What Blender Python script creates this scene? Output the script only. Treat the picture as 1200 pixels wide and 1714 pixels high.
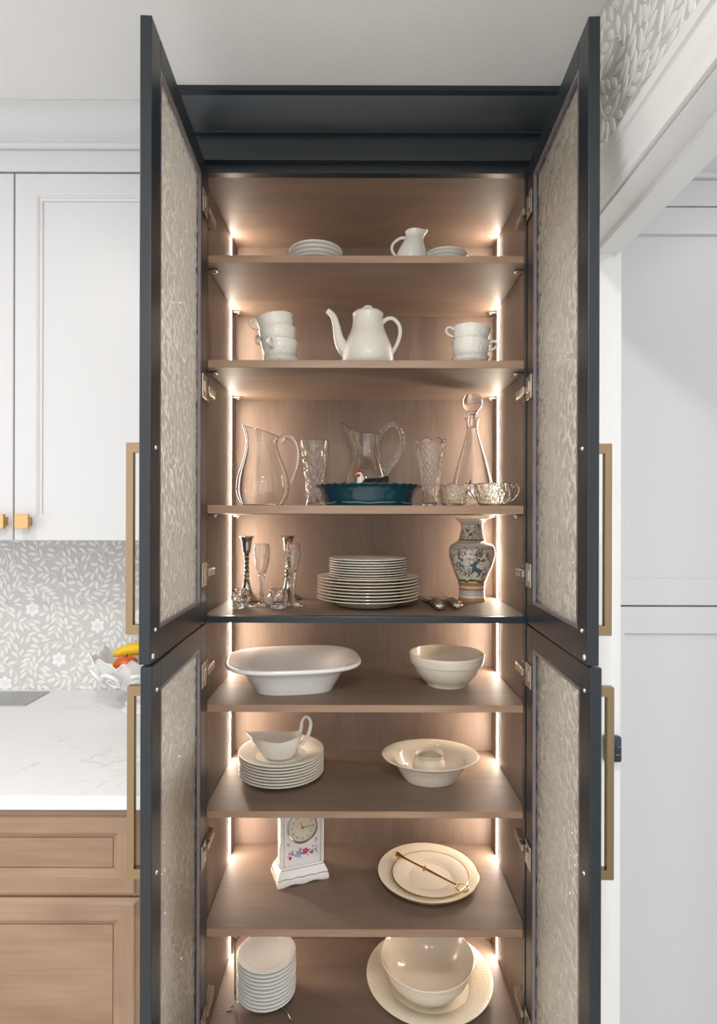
import bpy, bmesh, math, random
from math import pi, sin, cos, atan2, hypot, radians, exp
from mathutils import Vector, Matrix, noise as mnoise

for o in list(bpy.data.objects):
    bpy.data.objects.remove(o, do_unlink=True)
scn = bpy.context.scene
COL = scn.collection
E = 1.435            # eye height (m)
F = 958.0            # focal length in pixels of the 1200 px wide frame
VX, VY = 598.0, 872.0

# ------------------------------------------------------------------ camera, light, exposure
cam_d = bpy.data.cameras.new('camera')
cam = bpy.data.objects.new('camera', cam_d)
COL.objects.link(cam)
cam_d.sensor_fit = 'HORIZONTAL'
cam_d.sensor_width = 36.0
cam_d.lens = F / 1200.0 * 36.0
cam_d.shift_x = (600.0 - VX) / 1200.0
cam_d.shift_y = (VY - 857.0) / 1200.0
cam_d.clip_start = 0.02
cam.location = (0, 0, E)
cam.rotation_euler = (pi / 2, -0.0024, 0)
scn.camera = cam

world = bpy.data.worlds.new('world')
scn.world = world
world.use_nodes = True
bg = world.node_tree.nodes['Background']
bg.inputs[0].default_value = (0.92, 0.96, 1.0, 1)
bg.inputs[1].default_value = 1.10

def area(name, loc, target, size, energy, color=(1, 1, 1), size_y=None):
    l = bpy.data.lights.new(name, 'AREA')
    l.energy = energy
    l.color = color
    l.size = size
    if size_y:
        l.shape = 'RECTANGLE'
        l.size_y = size_y
    o = bpy.data.objects.new(name, l)
    COL.objects.link(o)
    o.location = loc
    o.rotation_euler = (Vector(target) - Vector(loc)).to_track_quat('-Z', 'Y').to_euler()
    return o

area('rear_fill_light', (-0.9, -2.6, 1.25), (-0.2, 1.5, 1.35), 2.6, 4, (0.97, 0.985, 1.0), 2.1)  # unseen soft fill added behind the camera, no window modelled there
area('left_fill_light', (-3.0, -0.9, 1.35), (0.4, 1.0, 1.5), 2.0, 26, (0.96, 0.98, 1.0), 1.7)  # unseen fill added from the left to brighten the right wall and casing
for i, (lx_, ly_, le_) in enumerate([(-0.95, 0.42, 7.0), (0.0, -0.25, 16.0), (-0.95, -1.1, 3.0), (0.0, -1.1, 13.0), (1.25, 0.7, 3.0), (1.25, -0.6, 4.0)]):
    dl = area('ceiling_downlight', (lx_, ly_, 2.419), (lx_, ly_, 0), 0.16, le_, (1.0, 0.97, 0.93))
    dl.data.shape = 'DISK'
LED_STRENGTH = 105.0
LED_COLOR = (1.0, 0.84, 0.68)

scn.cycles.max_bounces = 20
scn.cycles.transmission_bounces = 20
scn.cycles.glossy_bounces = 8
scn.cycles.sample_clamp_indirect = 8.0
scn.view_settings.view_transform = 'Standard'
scn.view_settings.look = 'None'
scn.view_settings.gamma = 1.0
scn.view_settings.use_curve_mapping = False
scn.view_settings.exposure = 0.10

# ------------------------------------------------------------------ helpers
def PX(x, d):
    return (x - VX) * d / F
def PZ(y, d):
    return E - (y - VY) * d / F

def setp(o, label=None, cat=None, group=None, kind=None):
    if label: o['label'] = label
    if cat: o['category'] = cat
    if group: o['group'] = group
    if kind: o['kind'] = kind
    return o

WL = {}
def thing(name, label, cat, loc, rotz=0.0, group=None, kind=None):
    o = bpy.data.objects.new(name, None)
    o.empty_display_size = 0.02
    COL.objects.link(o)
    o.location = loc
    o.rotation_euler = (0, 0, rotz)
    WL[o.name] = Vector(loc)
    return setp(o, label, cat, group, kind)

def link(name, me, parent=None, loc=(0, 0, 0), rot=(0, 0, 0)):
    o = bpy.data.objects.new(name, me)
    COL.objects.link(o)
    o.location = loc
    o.rotation_euler = rot
    base = Vector((0, 0, 0))
    if parent is not None:
        o.parent = parent
        base = WL.get(parent.name, base)
    WL[o.name] = base + Vector(loc)
    return o

def catmull(pts, n=8, closed=False):
    P = [Vector(p) for p in pts]
    out = []
    m = len(P)
    for i in range(m if closed else m - 1):
        p0 = P[(i - 1) % m] if (closed or i > 0) else P[0] * 2 - P[1]
        p1 = P[i]; p2 = P[(i + 1) % m]
        p3 = P[(i + 2) % m] if (closed or i + 2 < m) else P[-1] * 2 - P[-2]
        for k in range(n):
            t = k / n
            out.append(0.5 * ((2 * p1) + (p2 - p0) * t + (2 * p0 - 5 * p1 + 4 * p2 - p3) * t * t + (3 * p1 - p0 - 3 * p2 + p3) * t ** 3))
    if not closed:
        out.append(P[-1])
    return out

def smooth_prof(prof, n=5):
    """prof of (r,z) -> smoothed list"""
    q = catmull([(r, z, 0) for r, z in prof], n)
    return [(max(p.x, 0.0), p.y) for p in q]

class MB:
    def __init__(s):
        s.v = []; s.f = []
    def add(s, verts, faces):
        b = len(s.v)
        s.v += [tuple(p) for p in verts]
        s.f += [tuple(b + i for i in f) for f in faces]
        return s
    def box(s, x0, x1, y0, y1, z0, z1):
        return s.add([(x0, y0, z0), (x1, y0, z0), (x1, y1, z0), (x0, y1, z0), (x0, y0, z1), (x1, y0, z1), (x1, y1, z1), (x0, y1, z1)],
                     [(0, 3, 2, 1), (4, 5, 6, 7), (0, 1, 5, 4), (1, 2, 6, 5), (2, 3, 7, 6), (3, 0, 4, 7)])
    def rbox(s, x0, x1, y0, y1, z0, z1, b=0.002):
        """box with chamfered edges"""
        bm = bmesh.new()
        bmesh.ops.create_cube(bm, size=1.0)
        bmesh.ops.scale(bm, vec=(x1 - x0, y1 - y0, z1 - z0), verts=bm.verts)
        bmesh.ops.translate(bm, vec=((x0 + x1) / 2, (y0 + y1) / 2, (z0 + z1) / 2), verts=bm.verts)
        bmesh.ops.bevel(bm, geom=bm.edges[:], offset=b, segments=2, affect='EDGES', profile=0.5)
        bm.verts.index_update()
        s.add([v.co[:] for v in bm.verts], [[v.index for v in f.verts] for f in bm.faces])
        bm.free()
        return s
    def prism(s, poly, fn0, fn1):
        """poly 2d -> two caps through fn0/fn1(u,v)->xyz and sides (concave allowed)"""
        n = len(poly)
        a = [fn0(*p) for p in poly]; b = [fn1(*p) for p in poly]
        base = len(s.v)
        s.v += a + b
        s.f += [(base + i, base + (i + 1) % n, base + n + (i + 1) % n, base + n + i) for i in range(n)]
        s.f += [tuple(base + i for i in reversed(range(n))), tuple(base + n + i for i in range(n))]
        return s
    def loft(s, rings, closed=True, cap0=True, cap1=True):
        n = len(rings[0]); base = len(s.v)
        for r in rings: s.v += [tuple(p) for p in r]
        m = n if closed else n - 1
        for k in range(len(rings) - 1):
            for i in range(m):
                j = (i + 1) % n
                s.f.append((base + k * n + i, base + k * n + j, base + (k + 1) * n + j, base + (k + 1) * n + i))
        if cap0: s.f.append(tuple(base + i for i in reversed(range(n))))
        if cap1: s.f.append(tuple(base + (len(rings) - 1) * n + i for i in range(n)))
        return s
    def lathe(s, prof, segs=48, mod=None, c=(0, 0, 0), sx=1.0, sy=1.0):
        rows = []
        for r, z in prof:
            if r < 1e-6:
                p = (0.0, 0.0, z)
                if mod: p = mod(0.0, 0.0, z)
                s.v.append((c[0] + p[0] * sx, c[1] + p[1] * sy, c[2] + p[2])); rows.append([len(s.v) - 1])
            else:
                row = []
                for k in range(segs):
                    t = 2 * pi * k / segs
                    p = mod(t, r, z) if mod else (r * cos(t), r * sin(t), z)
                    s.v.append((c[0] + p[0] * sx, c[1] + p[1] * sy, c[2] + p[2])); row.append(len(s.v) - 1)
                rows.append(row)
        for a, b in zip(rows, rows[1:]):
            if len(a) == 1 and len(b) == 1: continue
            for k in range(segs):
                k2 = (k + 1) % segs
                if len(a) == 1: s.f.append((a[0], b[k2], b[k]))
                elif len(b) == 1: s.f.append((a[k], a[k2], b[0]))
                else: s.f.append((a[k], a[k2], b[k2], b[k]))
        return s
    def tube(s, path, rad, segs=10, flat=1.0, closed=False, up=None):
        P = [Vector(p) for p in path]; n = len(P)
        if not hasattr(rad, '__len__'): rad = [rad] * n
        elif len(rad) != n:
            m = len(rad); rr = []
            for i in range(n):
                t = i / (n - 1) * (m - 1); k = min(int(t), m - 2)
                rr.append(rad[k] + (rad[k + 1] - rad[k]) * (t - k))
            rad = rr
        rings = []; prev = None
        for i in range(n):
            if closed: T = (P[(i + 1) % n] - P[(i - 1) % n]).normalized()
            else: T = (P[min(i + 1, n - 1)] - P[max(i - 1, 0)]).normalized()
            if up is not None:
                N = Vector(up)
            elif prev is None:
                N = Vector((0, 0, 1)) if abs(T.z) < 0.9 else Vector((0, 1, 0))
            else: N = prev
            N = (N - T * N.dot(T)).normalized(); prev = N
            B = T.cross(N)
            rings.append([P[i] + N * (cos(2 * pi * k / segs) * rad[i]) + B * (sin(2 * pi * k / segs) * rad[i] * flat) for k in range(segs)])
        if closed:
            rings.append(rings[0]); return s.loft(rings, True, False, False)
        return s.loft(rings)
    def rings_rect(s, x0, x1, z0, z1, prof, ax='xz', fill=True):
        """nested rectangles: prof of (inset, y); mitred moulding, last ring filled"""
        rs = []
        for ins, y in prof:
            rs.append([(x0 + ins, y, z0 + ins), (x1 - ins, y, z0 + ins), (x1 - ins, y, z1 - ins), (x0 + ins, y, z1 - ins)])
        return s.loft(rs, True, False, fill)
    def xform(s, M):
        s.v = [tuple(M @ Vector(p)) for p in s.v]
        return s
    def mesh(s, name, mat, smooth=True, ang=35):
        me = bpy.data.meshes.new(name)
        me.from_pydata(s.v, [], s.f)
        bm = bmesh.new(); bm.from_mesh(me)
        bmesh.ops.remove_doubles(bm, verts=bm.verts, dist=1e-6)
        big = [f for f in bm.faces if len(f.verts) > 4]
        if big: bmesh.ops.triangulate(bm, faces=big)
        bmesh.ops.recalc_face_normals(bm, faces=bm.faces)
        if smooth:
            a = radians(ang)
            for f in bm.faces: f.smooth = True
            for e in bm.edges:
                if len(e.link_faces) == 2:
                    if e.calc_face_angle(0) > a: e.smooth = False
        bm.to_mesh(me); bm.free()
        if mat is not None: me.materials.append(mat)
        return me
    def build(s, name, mat, parent=None, world=False, smooth=True, loc=(0, 0, 0), rot=(0, 0, 0), ang=35):
        if world and parent is not None:
            b = WL.get(parent.name, Vector((0, 0, 0)))
            s.v = [(p[0] - b.x, p[1] - b.y, p[2] - b.z) for p in s.v]
        return link(name, s.mesh(name, mat, smooth, ang), parent, loc, rot)

# ------------------------------------------------------------------ materials
def nodes_of(name):
    m = bpy.data.materials.new(name)
    m.use_nodes = True
    nt = m.node_tree
    return m, nt, nt.nodes['Principled BSDF']

def sr(r, g, b):
    f = lambda c: ((c / 255 + 0.055) / 1.055) ** 2.4 if c > 10 else c / 255 / 12.92
    return (f(r), f(g), f(b), 1)

def mat(name, col, rough=0.5, metal=0.0, spec=None, coat=0.0, noise=None, bump=None, trans=0.0, ior=None, emit=None):
    m, nt, p = nodes_of(name)
    p.inputs['Base Color'].default_value = col
    p.inputs['Roughness'].default_value = rough
    p.inputs['Metallic'].default_value = metal
    if spec is not None: p.inputs['Specular IOR Level'].default_value = spec
    if coat: p.inputs['Coat Weight'].default_value = coat; p.inputs['Coat Roughness'].default_value = 0.05
    if trans: p.inputs['Transmission Weight'].default_value = trans
    if ior: p.inputs['IOR'].default_value = ior
    tc = nt.nodes.new('ShaderNodeTexCoord')
    if noise:
        # noise = (scale vec, amount, detail)
        mp = nt.nodes.new('ShaderNodeMapping'); mp.inputs['Scale'].default_value = noise[0]
        nz = nt.nodes.new('ShaderNodeTexNoise'); nz.inputs['Scale'].default_value = 1.0; nz.inputs['Detail'].default_value = noise[2]
        mx = nt.nodes.new('ShaderNodeMix'); mx.data_type = 'RGBA'
        d = noise[1]
        mx.inputs[6].default_value = tuple(c * (1 - d) for c in col[:3]) + (1,)
        mx.inputs[7].default_value = tuple(min(1, c * (1 + d)) for c in col[:3]) + (1,)
        nt.links.new(tc.outputs['Object'], mp.inputs[0]); nt.links.new(mp.outputs[0], nz.inputs['Vector'])
        nt.links.new(nz.outputs[0], mx.inputs[0]); nt.links.new(mx.outputs[2], p.inputs['Base Color'])
    if bump:
        # bump = (kind, scale vec, strength, distance)
        mp = nt.nodes.new('ShaderNodeMapping'); mp.inputs['Scale'].default_value = bump[1]
        if bump[0] == 'voronoi':
            tx = nt.nodes.new('ShaderNodeTexVoronoi'); tx.inputs['Scale'].default_value = 1.0; out = tx.outputs['Distance']
        else:
            tx = nt.nodes.new('ShaderNodeTexNoise'); tx.inputs['Scale'].default_value = 1.0; tx.inputs['Detail'].default_value = 2.0; out = tx.outputs[0]
        bp = nt.nodes.new('ShaderNodeBump'); bp.inputs['Strength'].default_value = bump[2]; bp.inputs['Distance'].default_value = bump[3]
        nt.links.new(tc.outputs['Object'], mp.inputs[0]); nt.links.new(mp.outputs[0], tx.inputs['Vector'])
        nt.links.new(out, bp.inputs['Height']); nt.links.new(bp.outputs[0], p.inputs['Normal'])
    return m

def wood(name, dark, light, axis, rough=0.55, fine=260.0, coarse=9.0):
    """fine straight grain along the given axis plus broad cathedral tone changes"""
    m, nt, p = nodes_of(name)
    tc = nt.nodes.new('ShaderNodeTexCoord')
    def nz(scale, stretch, detail, dist=0.0):
        mp = nt.nodes.new('ShaderNodeMapping')
        sc = [scale] * 3; sc['xyz'.index(axis)] = scale / stretch
        mp.inputs['Scale'].default_value = sc
        n = nt.nodes.new('ShaderNodeTexNoise'); n.inputs['Scale'].default_value = 1.0
        n.inputs['Detail'].default_value = detail; n.inputs['Distortion'].default_value = dist
        nt.links.new(tc.outputs['Object'], mp.inputs[0]); nt.links.new(mp.outputs[0], n.inputs['Vector'])
        return n.outputs[0]
    a = nz(fine, 22, 4); b = nz(coarse, 4, 3, 0.8)
    ad = nt.nodes.new('ShaderNodeMath'); ad.operation = 'MULTIPLY_ADD'
    nt.links.new(a, ad.inputs[0]); ad.inputs[1].default_value = 0.30
    sc = nt.nodes.new('ShaderNodeMath'); sc.operation = 'MULTIPLY'; sc.inputs[1].default_value = 0.70
    nt.links.new(b, sc.inputs[0]); nt.links.new(sc.outputs[0], ad.inputs[2])
    cr = nt.nodes.new('ShaderNodeValToRGB')
    cr.color_ramp.elements[0].position = 0.3; cr.color_ramp.elements[0].color = dark
    cr.color_ramp.elements[1].position = 0.72; cr.color_ramp.elements[1].color = light
    nt.links.new(ad.outputs[0], cr.inputs[0]); nt.links.new(cr.outputs[0], p.inputs['Base Color'])
    p.inputs['Roughness'].default_value = rough
    bp = nt.nodes.new('ShaderNodeBump'); bp.inputs['Strength'].default_value = 0.08; bp.inputs['Distance'].default_value = 0.001
    nt.links.new(a, bp.inputs['Height']); nt.links.new(bp.outputs[0], p.inputs['Normal'])
    return m

M = {}
M['wood_x'] = wood('stained maple along x', sr(108, 90, 78), sr(134, 114, 100), 'x')
M['wood_z'] = wood('stained maple along z', sr(107, 90, 79), sr(133, 114, 101), 'z')
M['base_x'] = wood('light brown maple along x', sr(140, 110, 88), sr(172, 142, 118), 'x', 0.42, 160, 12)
M['base_z'] = wood('light brown maple along z', sr(140, 110, 88), sr(172, 142, 118), 'z', 0.42, 160, 12)
M['dark'] = mat('blue black paint', sr(36, 42, 47), 0.32, spec=0.5, noise=((60, 60, 60), 0.06, 3))
M['white'] = mat('white cabinet paint', sr(211, 211, 213), 0.38, spec=0.35)
M['trim'] = mat('white trim paint', sr(238, 238, 237), 0.4, spec=0.3)
M['wall'] = mat('white wall paint', sr(236, 236, 235), 0.8, spec=0.2)
M['ceil'] = mat('ceiling paint', sr(243, 243, 242), 0.9, spec=0.1, bump=('noise', (220, 220, 220), 0.25, 0.002))
M['floor'] = wood('pale floor', sr(214, 210, 205), sr(232, 229, 224), 'y', 0.5, 90, 6)
M['grout'] = mat('mosaic ground', sr(214, 211, 207), 0.55, noise=((90, 90, 90), 0.05, 4), bump=('noise', (400, 400, 400), 0.15, 0.001))
M['leaf'] = mat('mosaic leaf glaze', sr(240, 239, 236), 0.3, noise=((14, 14, 14), 0.03, 3))
M['stem'] = mat('mosaic stem glaze', sr(236, 234, 231), 0.32)
M['petal'] = mat('mosaic petal glaze', sr(247, 247, 246), 0.25)
M['steel'] = mat('brushed steel', sr(176, 178, 178), 0.34, 1.0, noise=((4, 300, 300), 0.12, 3))
M['nickel'] = mat('hinge nickel', sr(205, 196, 182), 0.28, 1.0)
M['brass'] = mat('brushed bronze brass', sr(164, 140, 110), 0.36, 1.0, noise=((300, 300, 6), 0.10, 2))
M['knob'] = mat('satin gold', sr(200, 162, 112), 0.42, 1.0, noise=((6, 300, 300), 0.08, 2))
M['gold'] = mat('polished gold', sr(214, 170, 96), 0.16, 1.0)
M['silver'] = mat('polished silver', sr(196, 190, 182), 0.14, 1.0)
M['silver_o'] = mat('antique embossed silver', sr(216, 208, 196), 0.24, 1.0, bump=('voronoi', (260, 260, 260), 0.8, 0.003))
M['screw'] = mat('screw nickel', sr(225, 225, 225), 0.22, 1.0)
M['gasket'] = mat('clear plastic gasket', sr(120, 112, 116), 0.25, spec=0.6, bump=('noise', (60, 60, 260), 0.4, 0.002))
M['porc'] = mat('white glazed porcelain', sr(238, 233, 224), 0.16, coat=0.35)
M['porc_cool'] = mat('bright white porcelain', sr(243, 242, 240), 0.16, coat=0.35)
M['cream'] = mat('cream glazed porcelain', sr(238, 228, 210), 0.16, coat=0.35)
M['porc_e'] = mat('embossed white porcelain', sr(237, 232, 222), 0.2, coat=0.3, bump=('voronoi', (190, 190, 190), 0.45, 0.0022))
M['cream_e'] = mat('embossed cream porcelain', sr(238, 228, 209), 0.2, coat=0.3, bump=('voronoi', (170, 170, 170), 0.42, 0.0022))
M['teal'] = mat('teal stoneware glaze', sr(13, 60, 72), 0.22, coat=0.4, noise=((90, 90, 90), 0.35, 4))
M['teal_line'] = mat('pale glaze drip line', sr(120, 150, 150), 0.3)
M['glass'] = mat('clear glass', (1, 1, 1, 1), 0.0, trans=1.0, ior=1.45)
M['crystal'] = mat('cut crystal', (1, 1, 1, 1), 0.0, trans=1.0, ior=1.52)
M['press'] = mat('pressed glass', (0.98, 1.0, 0.96, 1), 0.02, trans=1.0, ior=1.48, bump=('voronoi', (150, 150, 150), 0.5, 0.002))
M['red'] = mat('red print', sr(214, 66, 44), 0.4)
M['black_gl'] = mat('black glaze', sr(34, 34, 36), 0.3, noise=((420, 420, 420), 0.95, 2))
M['hen_white'] = mat('hen white glaze', sr(236, 230, 220), 0.25)
M['hen_red'] = mat('hen red glaze', sr(168, 40, 34), 0.3)
M['vase'] = mat('vase cream ground', sr(226, 216, 200), 0.2, coat=0.4, noise=((60, 60, 60), 0.06, 3))
M['v_orange'] = mat('vase ochre', sr(196, 130, 62), 0.25)
M['v_dark'] = mat('vase dark brown line', sr(58, 48, 42), 0.3)
M['v_olive'] = mat('vase olive', sr(112, 104, 62), 0.3)
M['v_blue'] = mat('vase slate blue', sr(82, 106, 116), 0.3)
M['v_navy'] = mat('vase navy', sr(48, 56, 84), 0.3)
M['v_red'] = mat('vase brick red', sr(150, 62, 46), 0.3)
M['pink'] = mat('rose pink print', sr(206, 48, 96), 0.35)
M['pink_l'] = mat('pale pink print', sr(220, 140, 160), 0.35)
M['lilac'] = mat('lilac print', sr(176, 164, 204), 0.35)
M['green'] = mat('green leaf print', sr(84, 132, 116), 0.35)
M['dial'] = mat('clock dial ivory', sr(226, 216, 196), 0.4)
M['ink'] = mat('clock ink', sr(70, 62, 52), 0.5)
M['banana'] = mat('banana skin', sr(246, 200, 36), 0.45, noise=((40, 40, 40), 0.08, 3))
M['apple'] = mat('orange red apple', sr(232, 108, 42), 0.3, noise=((30, 30, 30), 0.35, 3))
M['apple_r'] = mat('red apple', sr(206, 52, 30), 0.3, noise=((30, 30, 30), 0.3, 3))
M['twig'] = mat('fruit stem', sr(90, 66, 40), 0.7)
M['bowlw'] = mat('silvered white ceramic', sr(236, 234, 232), 0.22, coat=0.4, bump=('noise', (70, 70, 70), 0.35, 0.004))
M['navy'] = mat('navy lacquer', sr(20, 30, 46), 0.18, coat=0.5)
M['hole'] = mat('drilled hole', sr(52, 40, 32), 0.9)
M['alu'] = mat('aluminium channel', sr(150, 140, 130), 0.4, 1.0)

def quartz():
    m, nt, p = nodes_of('white veined quartz')
    tc = nt.nodes.new('ShaderNodeTexCoord')
    mp = nt.nodes.new('ShaderNodeMapping'); mp.inputs['Scale'].default_value = (2.2, 4.5, 3); mp.inputs['Rotation'].default_value = (0, 0, 0.5)
    n = nt.nodes.new('ShaderNodeTexNoise'); n.inputs['Scale'].default_value = 1.6; n.inputs['Detail'].default_value = 9; n.inputs['Distortion'].default_value = 1.3
    nt.links.new(tc.outputs['Object'], mp.inputs[0]); nt.links.new(mp.outputs[0], n.inputs['Vector'])
    s = nt.nodes.new('ShaderNodeMath'); s.operation = 'SUBTRACT'; s.inputs[1].default_value = 0.5
    a = nt.nodes.new('ShaderNodeMath'); a.operation = 'ABSOLUTE'
    nt.links.new(n.outputs[0], s.inputs[0]); nt.links.new(s.outputs[0], a.inputs[0])
    n2 = nt.nodes.new('ShaderNodeTexNoise'); n2.inputs['Scale'].default_value = 5; n2.inputs['Detail'].default_value = 3
    nt.links.new(tc.outputs['Object'], n2.inputs['Vector'])
    cr = nt.nodes.new('ShaderNodeValToRGB')
    cr.color_ramp.elements[0].position = 0.0; cr.color_ramp.elements[0].color = (1, 1, 1, 1)
    cr.color_ramp.elements[1].position = 0.012; cr.color_ramp.elements[1].color = (0, 0, 0, 1)
    nt.links.new(a.outputs[0], cr.inputs[0])
    cr2 = nt.nodes.new('ShaderNodeValToRGB')
    cr2.color_ramp.elements[0].position = 0.5; cr2.color_ramp.elements[1].position = 0.66
    nt.links.new(n2.outputs[0], cr2.inputs[0])
    mu = nt.nodes.new('ShaderNodeMath'); mu.operation = 'MULTIPLY'
    nt.links.new(cr.outputs[0], mu.inputs[0]); nt.links.new(cr2.outputs[0], mu.inputs[1])
    mx = nt.nodes.new('ShaderNodeMix'); mx.data_type = 'RGBA'
    mx.inputs[6].default_value = sr(243, 243, 243); mx.inputs[7].default_value = sr(218, 218, 218)
    nt.links.new(mu.outputs[0], mx.inputs[0]); nt.links.new(mx.outputs[2], p.inputs['Base Color'])
    p.inputs['Roughness'].default_value = 0.22
    return m
M['quartz'] = quartz()

def rain_glass():
    m = bpy.data.materials.new('rippled water glass'); m.use_nodes = True
    nt = m.node_tree; nt.nodes.clear()
    N = nt.nodes.new; Lk = nt.links.new
    out = N('ShaderNodeOutputMaterial')
    g = N('ShaderNodeBsdfGlass'); g.inputs['Color'].default_value = (1.0, 0.985, 0.955, 1); g.inputs['Roughness'].default_value = 0.04; g.inputs['IOR'].default_value = 1.42
    t = N('ShaderNodeBsdfTranslucent'); t.inputs['Color'].default_value = (0.96, 0.90, 0.81, 1)
    dfs = N('ShaderNodeBsdfDiffuse'); dfs.inputs['Color'].default_value = (0.90, 0.84, 0.75, 1)
    m1 = N('ShaderNodeMixShader'); m1.inputs[0].default_value = 0.25; Lk(t.outputs[0], m1.inputs[1]); Lk(dfs.outputs[0], m1.inputs[2])
    m2 = N('ShaderNodeMixShader'); m2.inputs[0].default_value = 0.20; Lk(g.outputs[0], m2.inputs[1]); Lk(m1.outputs[0], m2.inputs[2])
    Lk(m2.outputs[0], out.inputs[0])
    return m
M['rain'] = rain_glass()

def emission(name, col, strength):
    m = bpy.data.materials.new(name); m.use_nodes = True
    nt = m.node_tree; nt.nodes.clear()
    e = nt.nodes.new('ShaderNodeEmission'); o = nt.nodes.new('ShaderNodeOutputMaterial')
    e.inputs[0].default_value = tuple(col) + (1,); e.inputs[1].default_value = strength
    nt.links.new(e.outputs[0], o.inputs[0])
    return m
M['led'] = emission('led diffuser', LED_COLOR, LED_STRENGTH)

# ------------------------------------------------------------------ the setting
CEIL = E + 0.990
DF = 1.39                      # cabinet face distance
RW = 0.4735                    # right wall plane
def struct(name, mb, m, smooth=False):
    return setp(mb.build(name, m, smooth=smooth), kind='structure')
struct('floor', MB().box(-3.2, 3.4, -3.2, 2.0, -0.05, 0.0), M['floor'])
struct('ceiling', MB().box(-3.2, 3.4, -3.2, 2.0, CEIL, CEIL + 0.05), M['ceil'])
struct('wall_back', MB().box(-3.2, 3.4, 1.84, 1.94, 0.0, CEIL), M['wall'])
struct('wall_left', MB().box(-3.25, -3.2, -3.2, 1.94, 0.0, CEIL), M['wall'])
JD, JN, HZ, RT = 1.266, 0.30, E + 0.5975, 0.58
struct('wall_right', MB().box(RW, RT, JD, 1.84, 0, CEIL).box(RW, RT, -3.2, JN, 0, CEIL).box(RW, RT, JN, JD, HZ, CEIL), M['grout'])
# door lining: far jamb, near jamb, head, with stop
t1 = MB().box(RW - 0.002, RT + 0.002, JD - 0.002, JD, 0, HZ).box(RW + 0.045, RW + 0.083, JD - 0.014, JD - 0.002, 0, HZ)
struct('trim_1', t1, M['trim'])
t2 = MB().box(RW - 0.002, RT + 0.002, JN, JD, HZ - 0.002, HZ).box(RW + 0.045, RW + 0.083, JN, JD, HZ - 0.014, HZ - 0.002)
struct('trim_2', t2, M['trim'])
# casing, moulded head (profile in x,z swept along y) and far leg
hp = [(0.0, 0.004), (-0.010, 0.004), (-0.012, 0.010), (-0.012, 0.018), (-0.008, 0.021), (-0.016, 0.036), (-0.016, 0.070), (-0.0175, 0.0715), (-0.022, 0.0725), (-0.022, 0.0915), (0.0, 0.0915)]
head = MB().prism(hp, lambda u, v: (RW + u, -1.0, HZ + v), lambda u, v: (RW + u, JD + v, HZ + v))
struct('trim_3', head, M['trim'])
leg = MB().prism(hp, lambda u, v: (RW + u, JD + v, 0.0), lambda u, v: (RW + u, JD + v, HZ + v))
struct('trim_4', leg, M['trim'])

# ---- vine mosaic: stems digitised on the splashback, leaves set along them
STEMS = [
 [(120,50),(115,150),(150,280),(230,370),(330,425),(410,490),(455,580),(460,680),(435,780),(405,830)],
 [(75,640),(55,560),(60,490),(110,430),(180,405),(265,403)],
 [(85,650),(130,685),(200,695),(260,670),(285,640)],
 [(55,520),(75,620),(90,700),(75,790),(40,870),(0,920),(-60,960)],
 [(640,270),(625,235),(570,215),(510,225),(475,270),(470,340),(495,420),(550,475),(640,490),(730,465),(800,410),(840,330),(855,240),(840,150),(815,60)],
 [(470,325),(440,295),(370,280)],
 [(520,60),(490,120),(430,165),(370,178),(320,150),(297,110),(310,60)],
 [(810,90),(760,120),(690,130),(615,132)],
 [(720,735),(665,715),(630,660),(640,590),(690,545),(760,530),(840,540),(900,580),(935,650),(930,740),(890,830),(820,890),(730,915),(650,910),(590,880),(530,855),(440,845),(350,870),(280,930),(235,1010),(220,1090),(230,1230)],
 [(590,880),(615,950),(625,1030),(600,1100),(540,1140),(480,1145),(430,1120),(415,1070),(430,1045)],
 [(-60,1020),(0,1015),(60,1025),(120,1080),(160,1150),(175,1230)],
 [(-40,40),(0,75),(50,140),(65,220),(40,300),(0,350),(-50,390)],
 [(840,150),(880,180),(940,205),(1010,200),(1080,170)],
 [(600,1225),(660,1185),(720,1185)],
 [(710,1110),(790,1110),(860,1130)],
 [(1130,420),(1060,470),(1010,560),(1000,660),(1040,760),(1110,820)],
]
FLOWERS = [(265,580),(790,712),(480,985),(45,1180),(1120,640)]

def leaf_mesh(name, L, Wd, H, m, blunt=0.0):
    """almond tile, raised and chamfered, in the local xy plane with +z out; about 40 triangles"""
    out = []
    N = 6
    for k in range(N + 1):
        t = k / N
        out.append((t * L - L / 2, Wd / 2 * (sin(pi * t) ** (0.75 - blunt)) * (1 - 0.15 * t)))
    for k in range(N - 1, 0, -1):
        t = k / N
        out.append((t * L - L / 2, -Wd / 2 * (sin(pi * t) ** (0.75 - blunt)) * (1 - 0.15 * t)))
    r0 = [(x, y, 0) for x, y in out]
    r1 = [(x * 0.98, y * 0.96, H * 0.7) for x, y in out]
    r2 = [(x * 0.86, y * 0.78, H) for x, y in out]
    return MB().loft([r0, r1, r2], True, False, True).mesh(name, m, True, 50)

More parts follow.
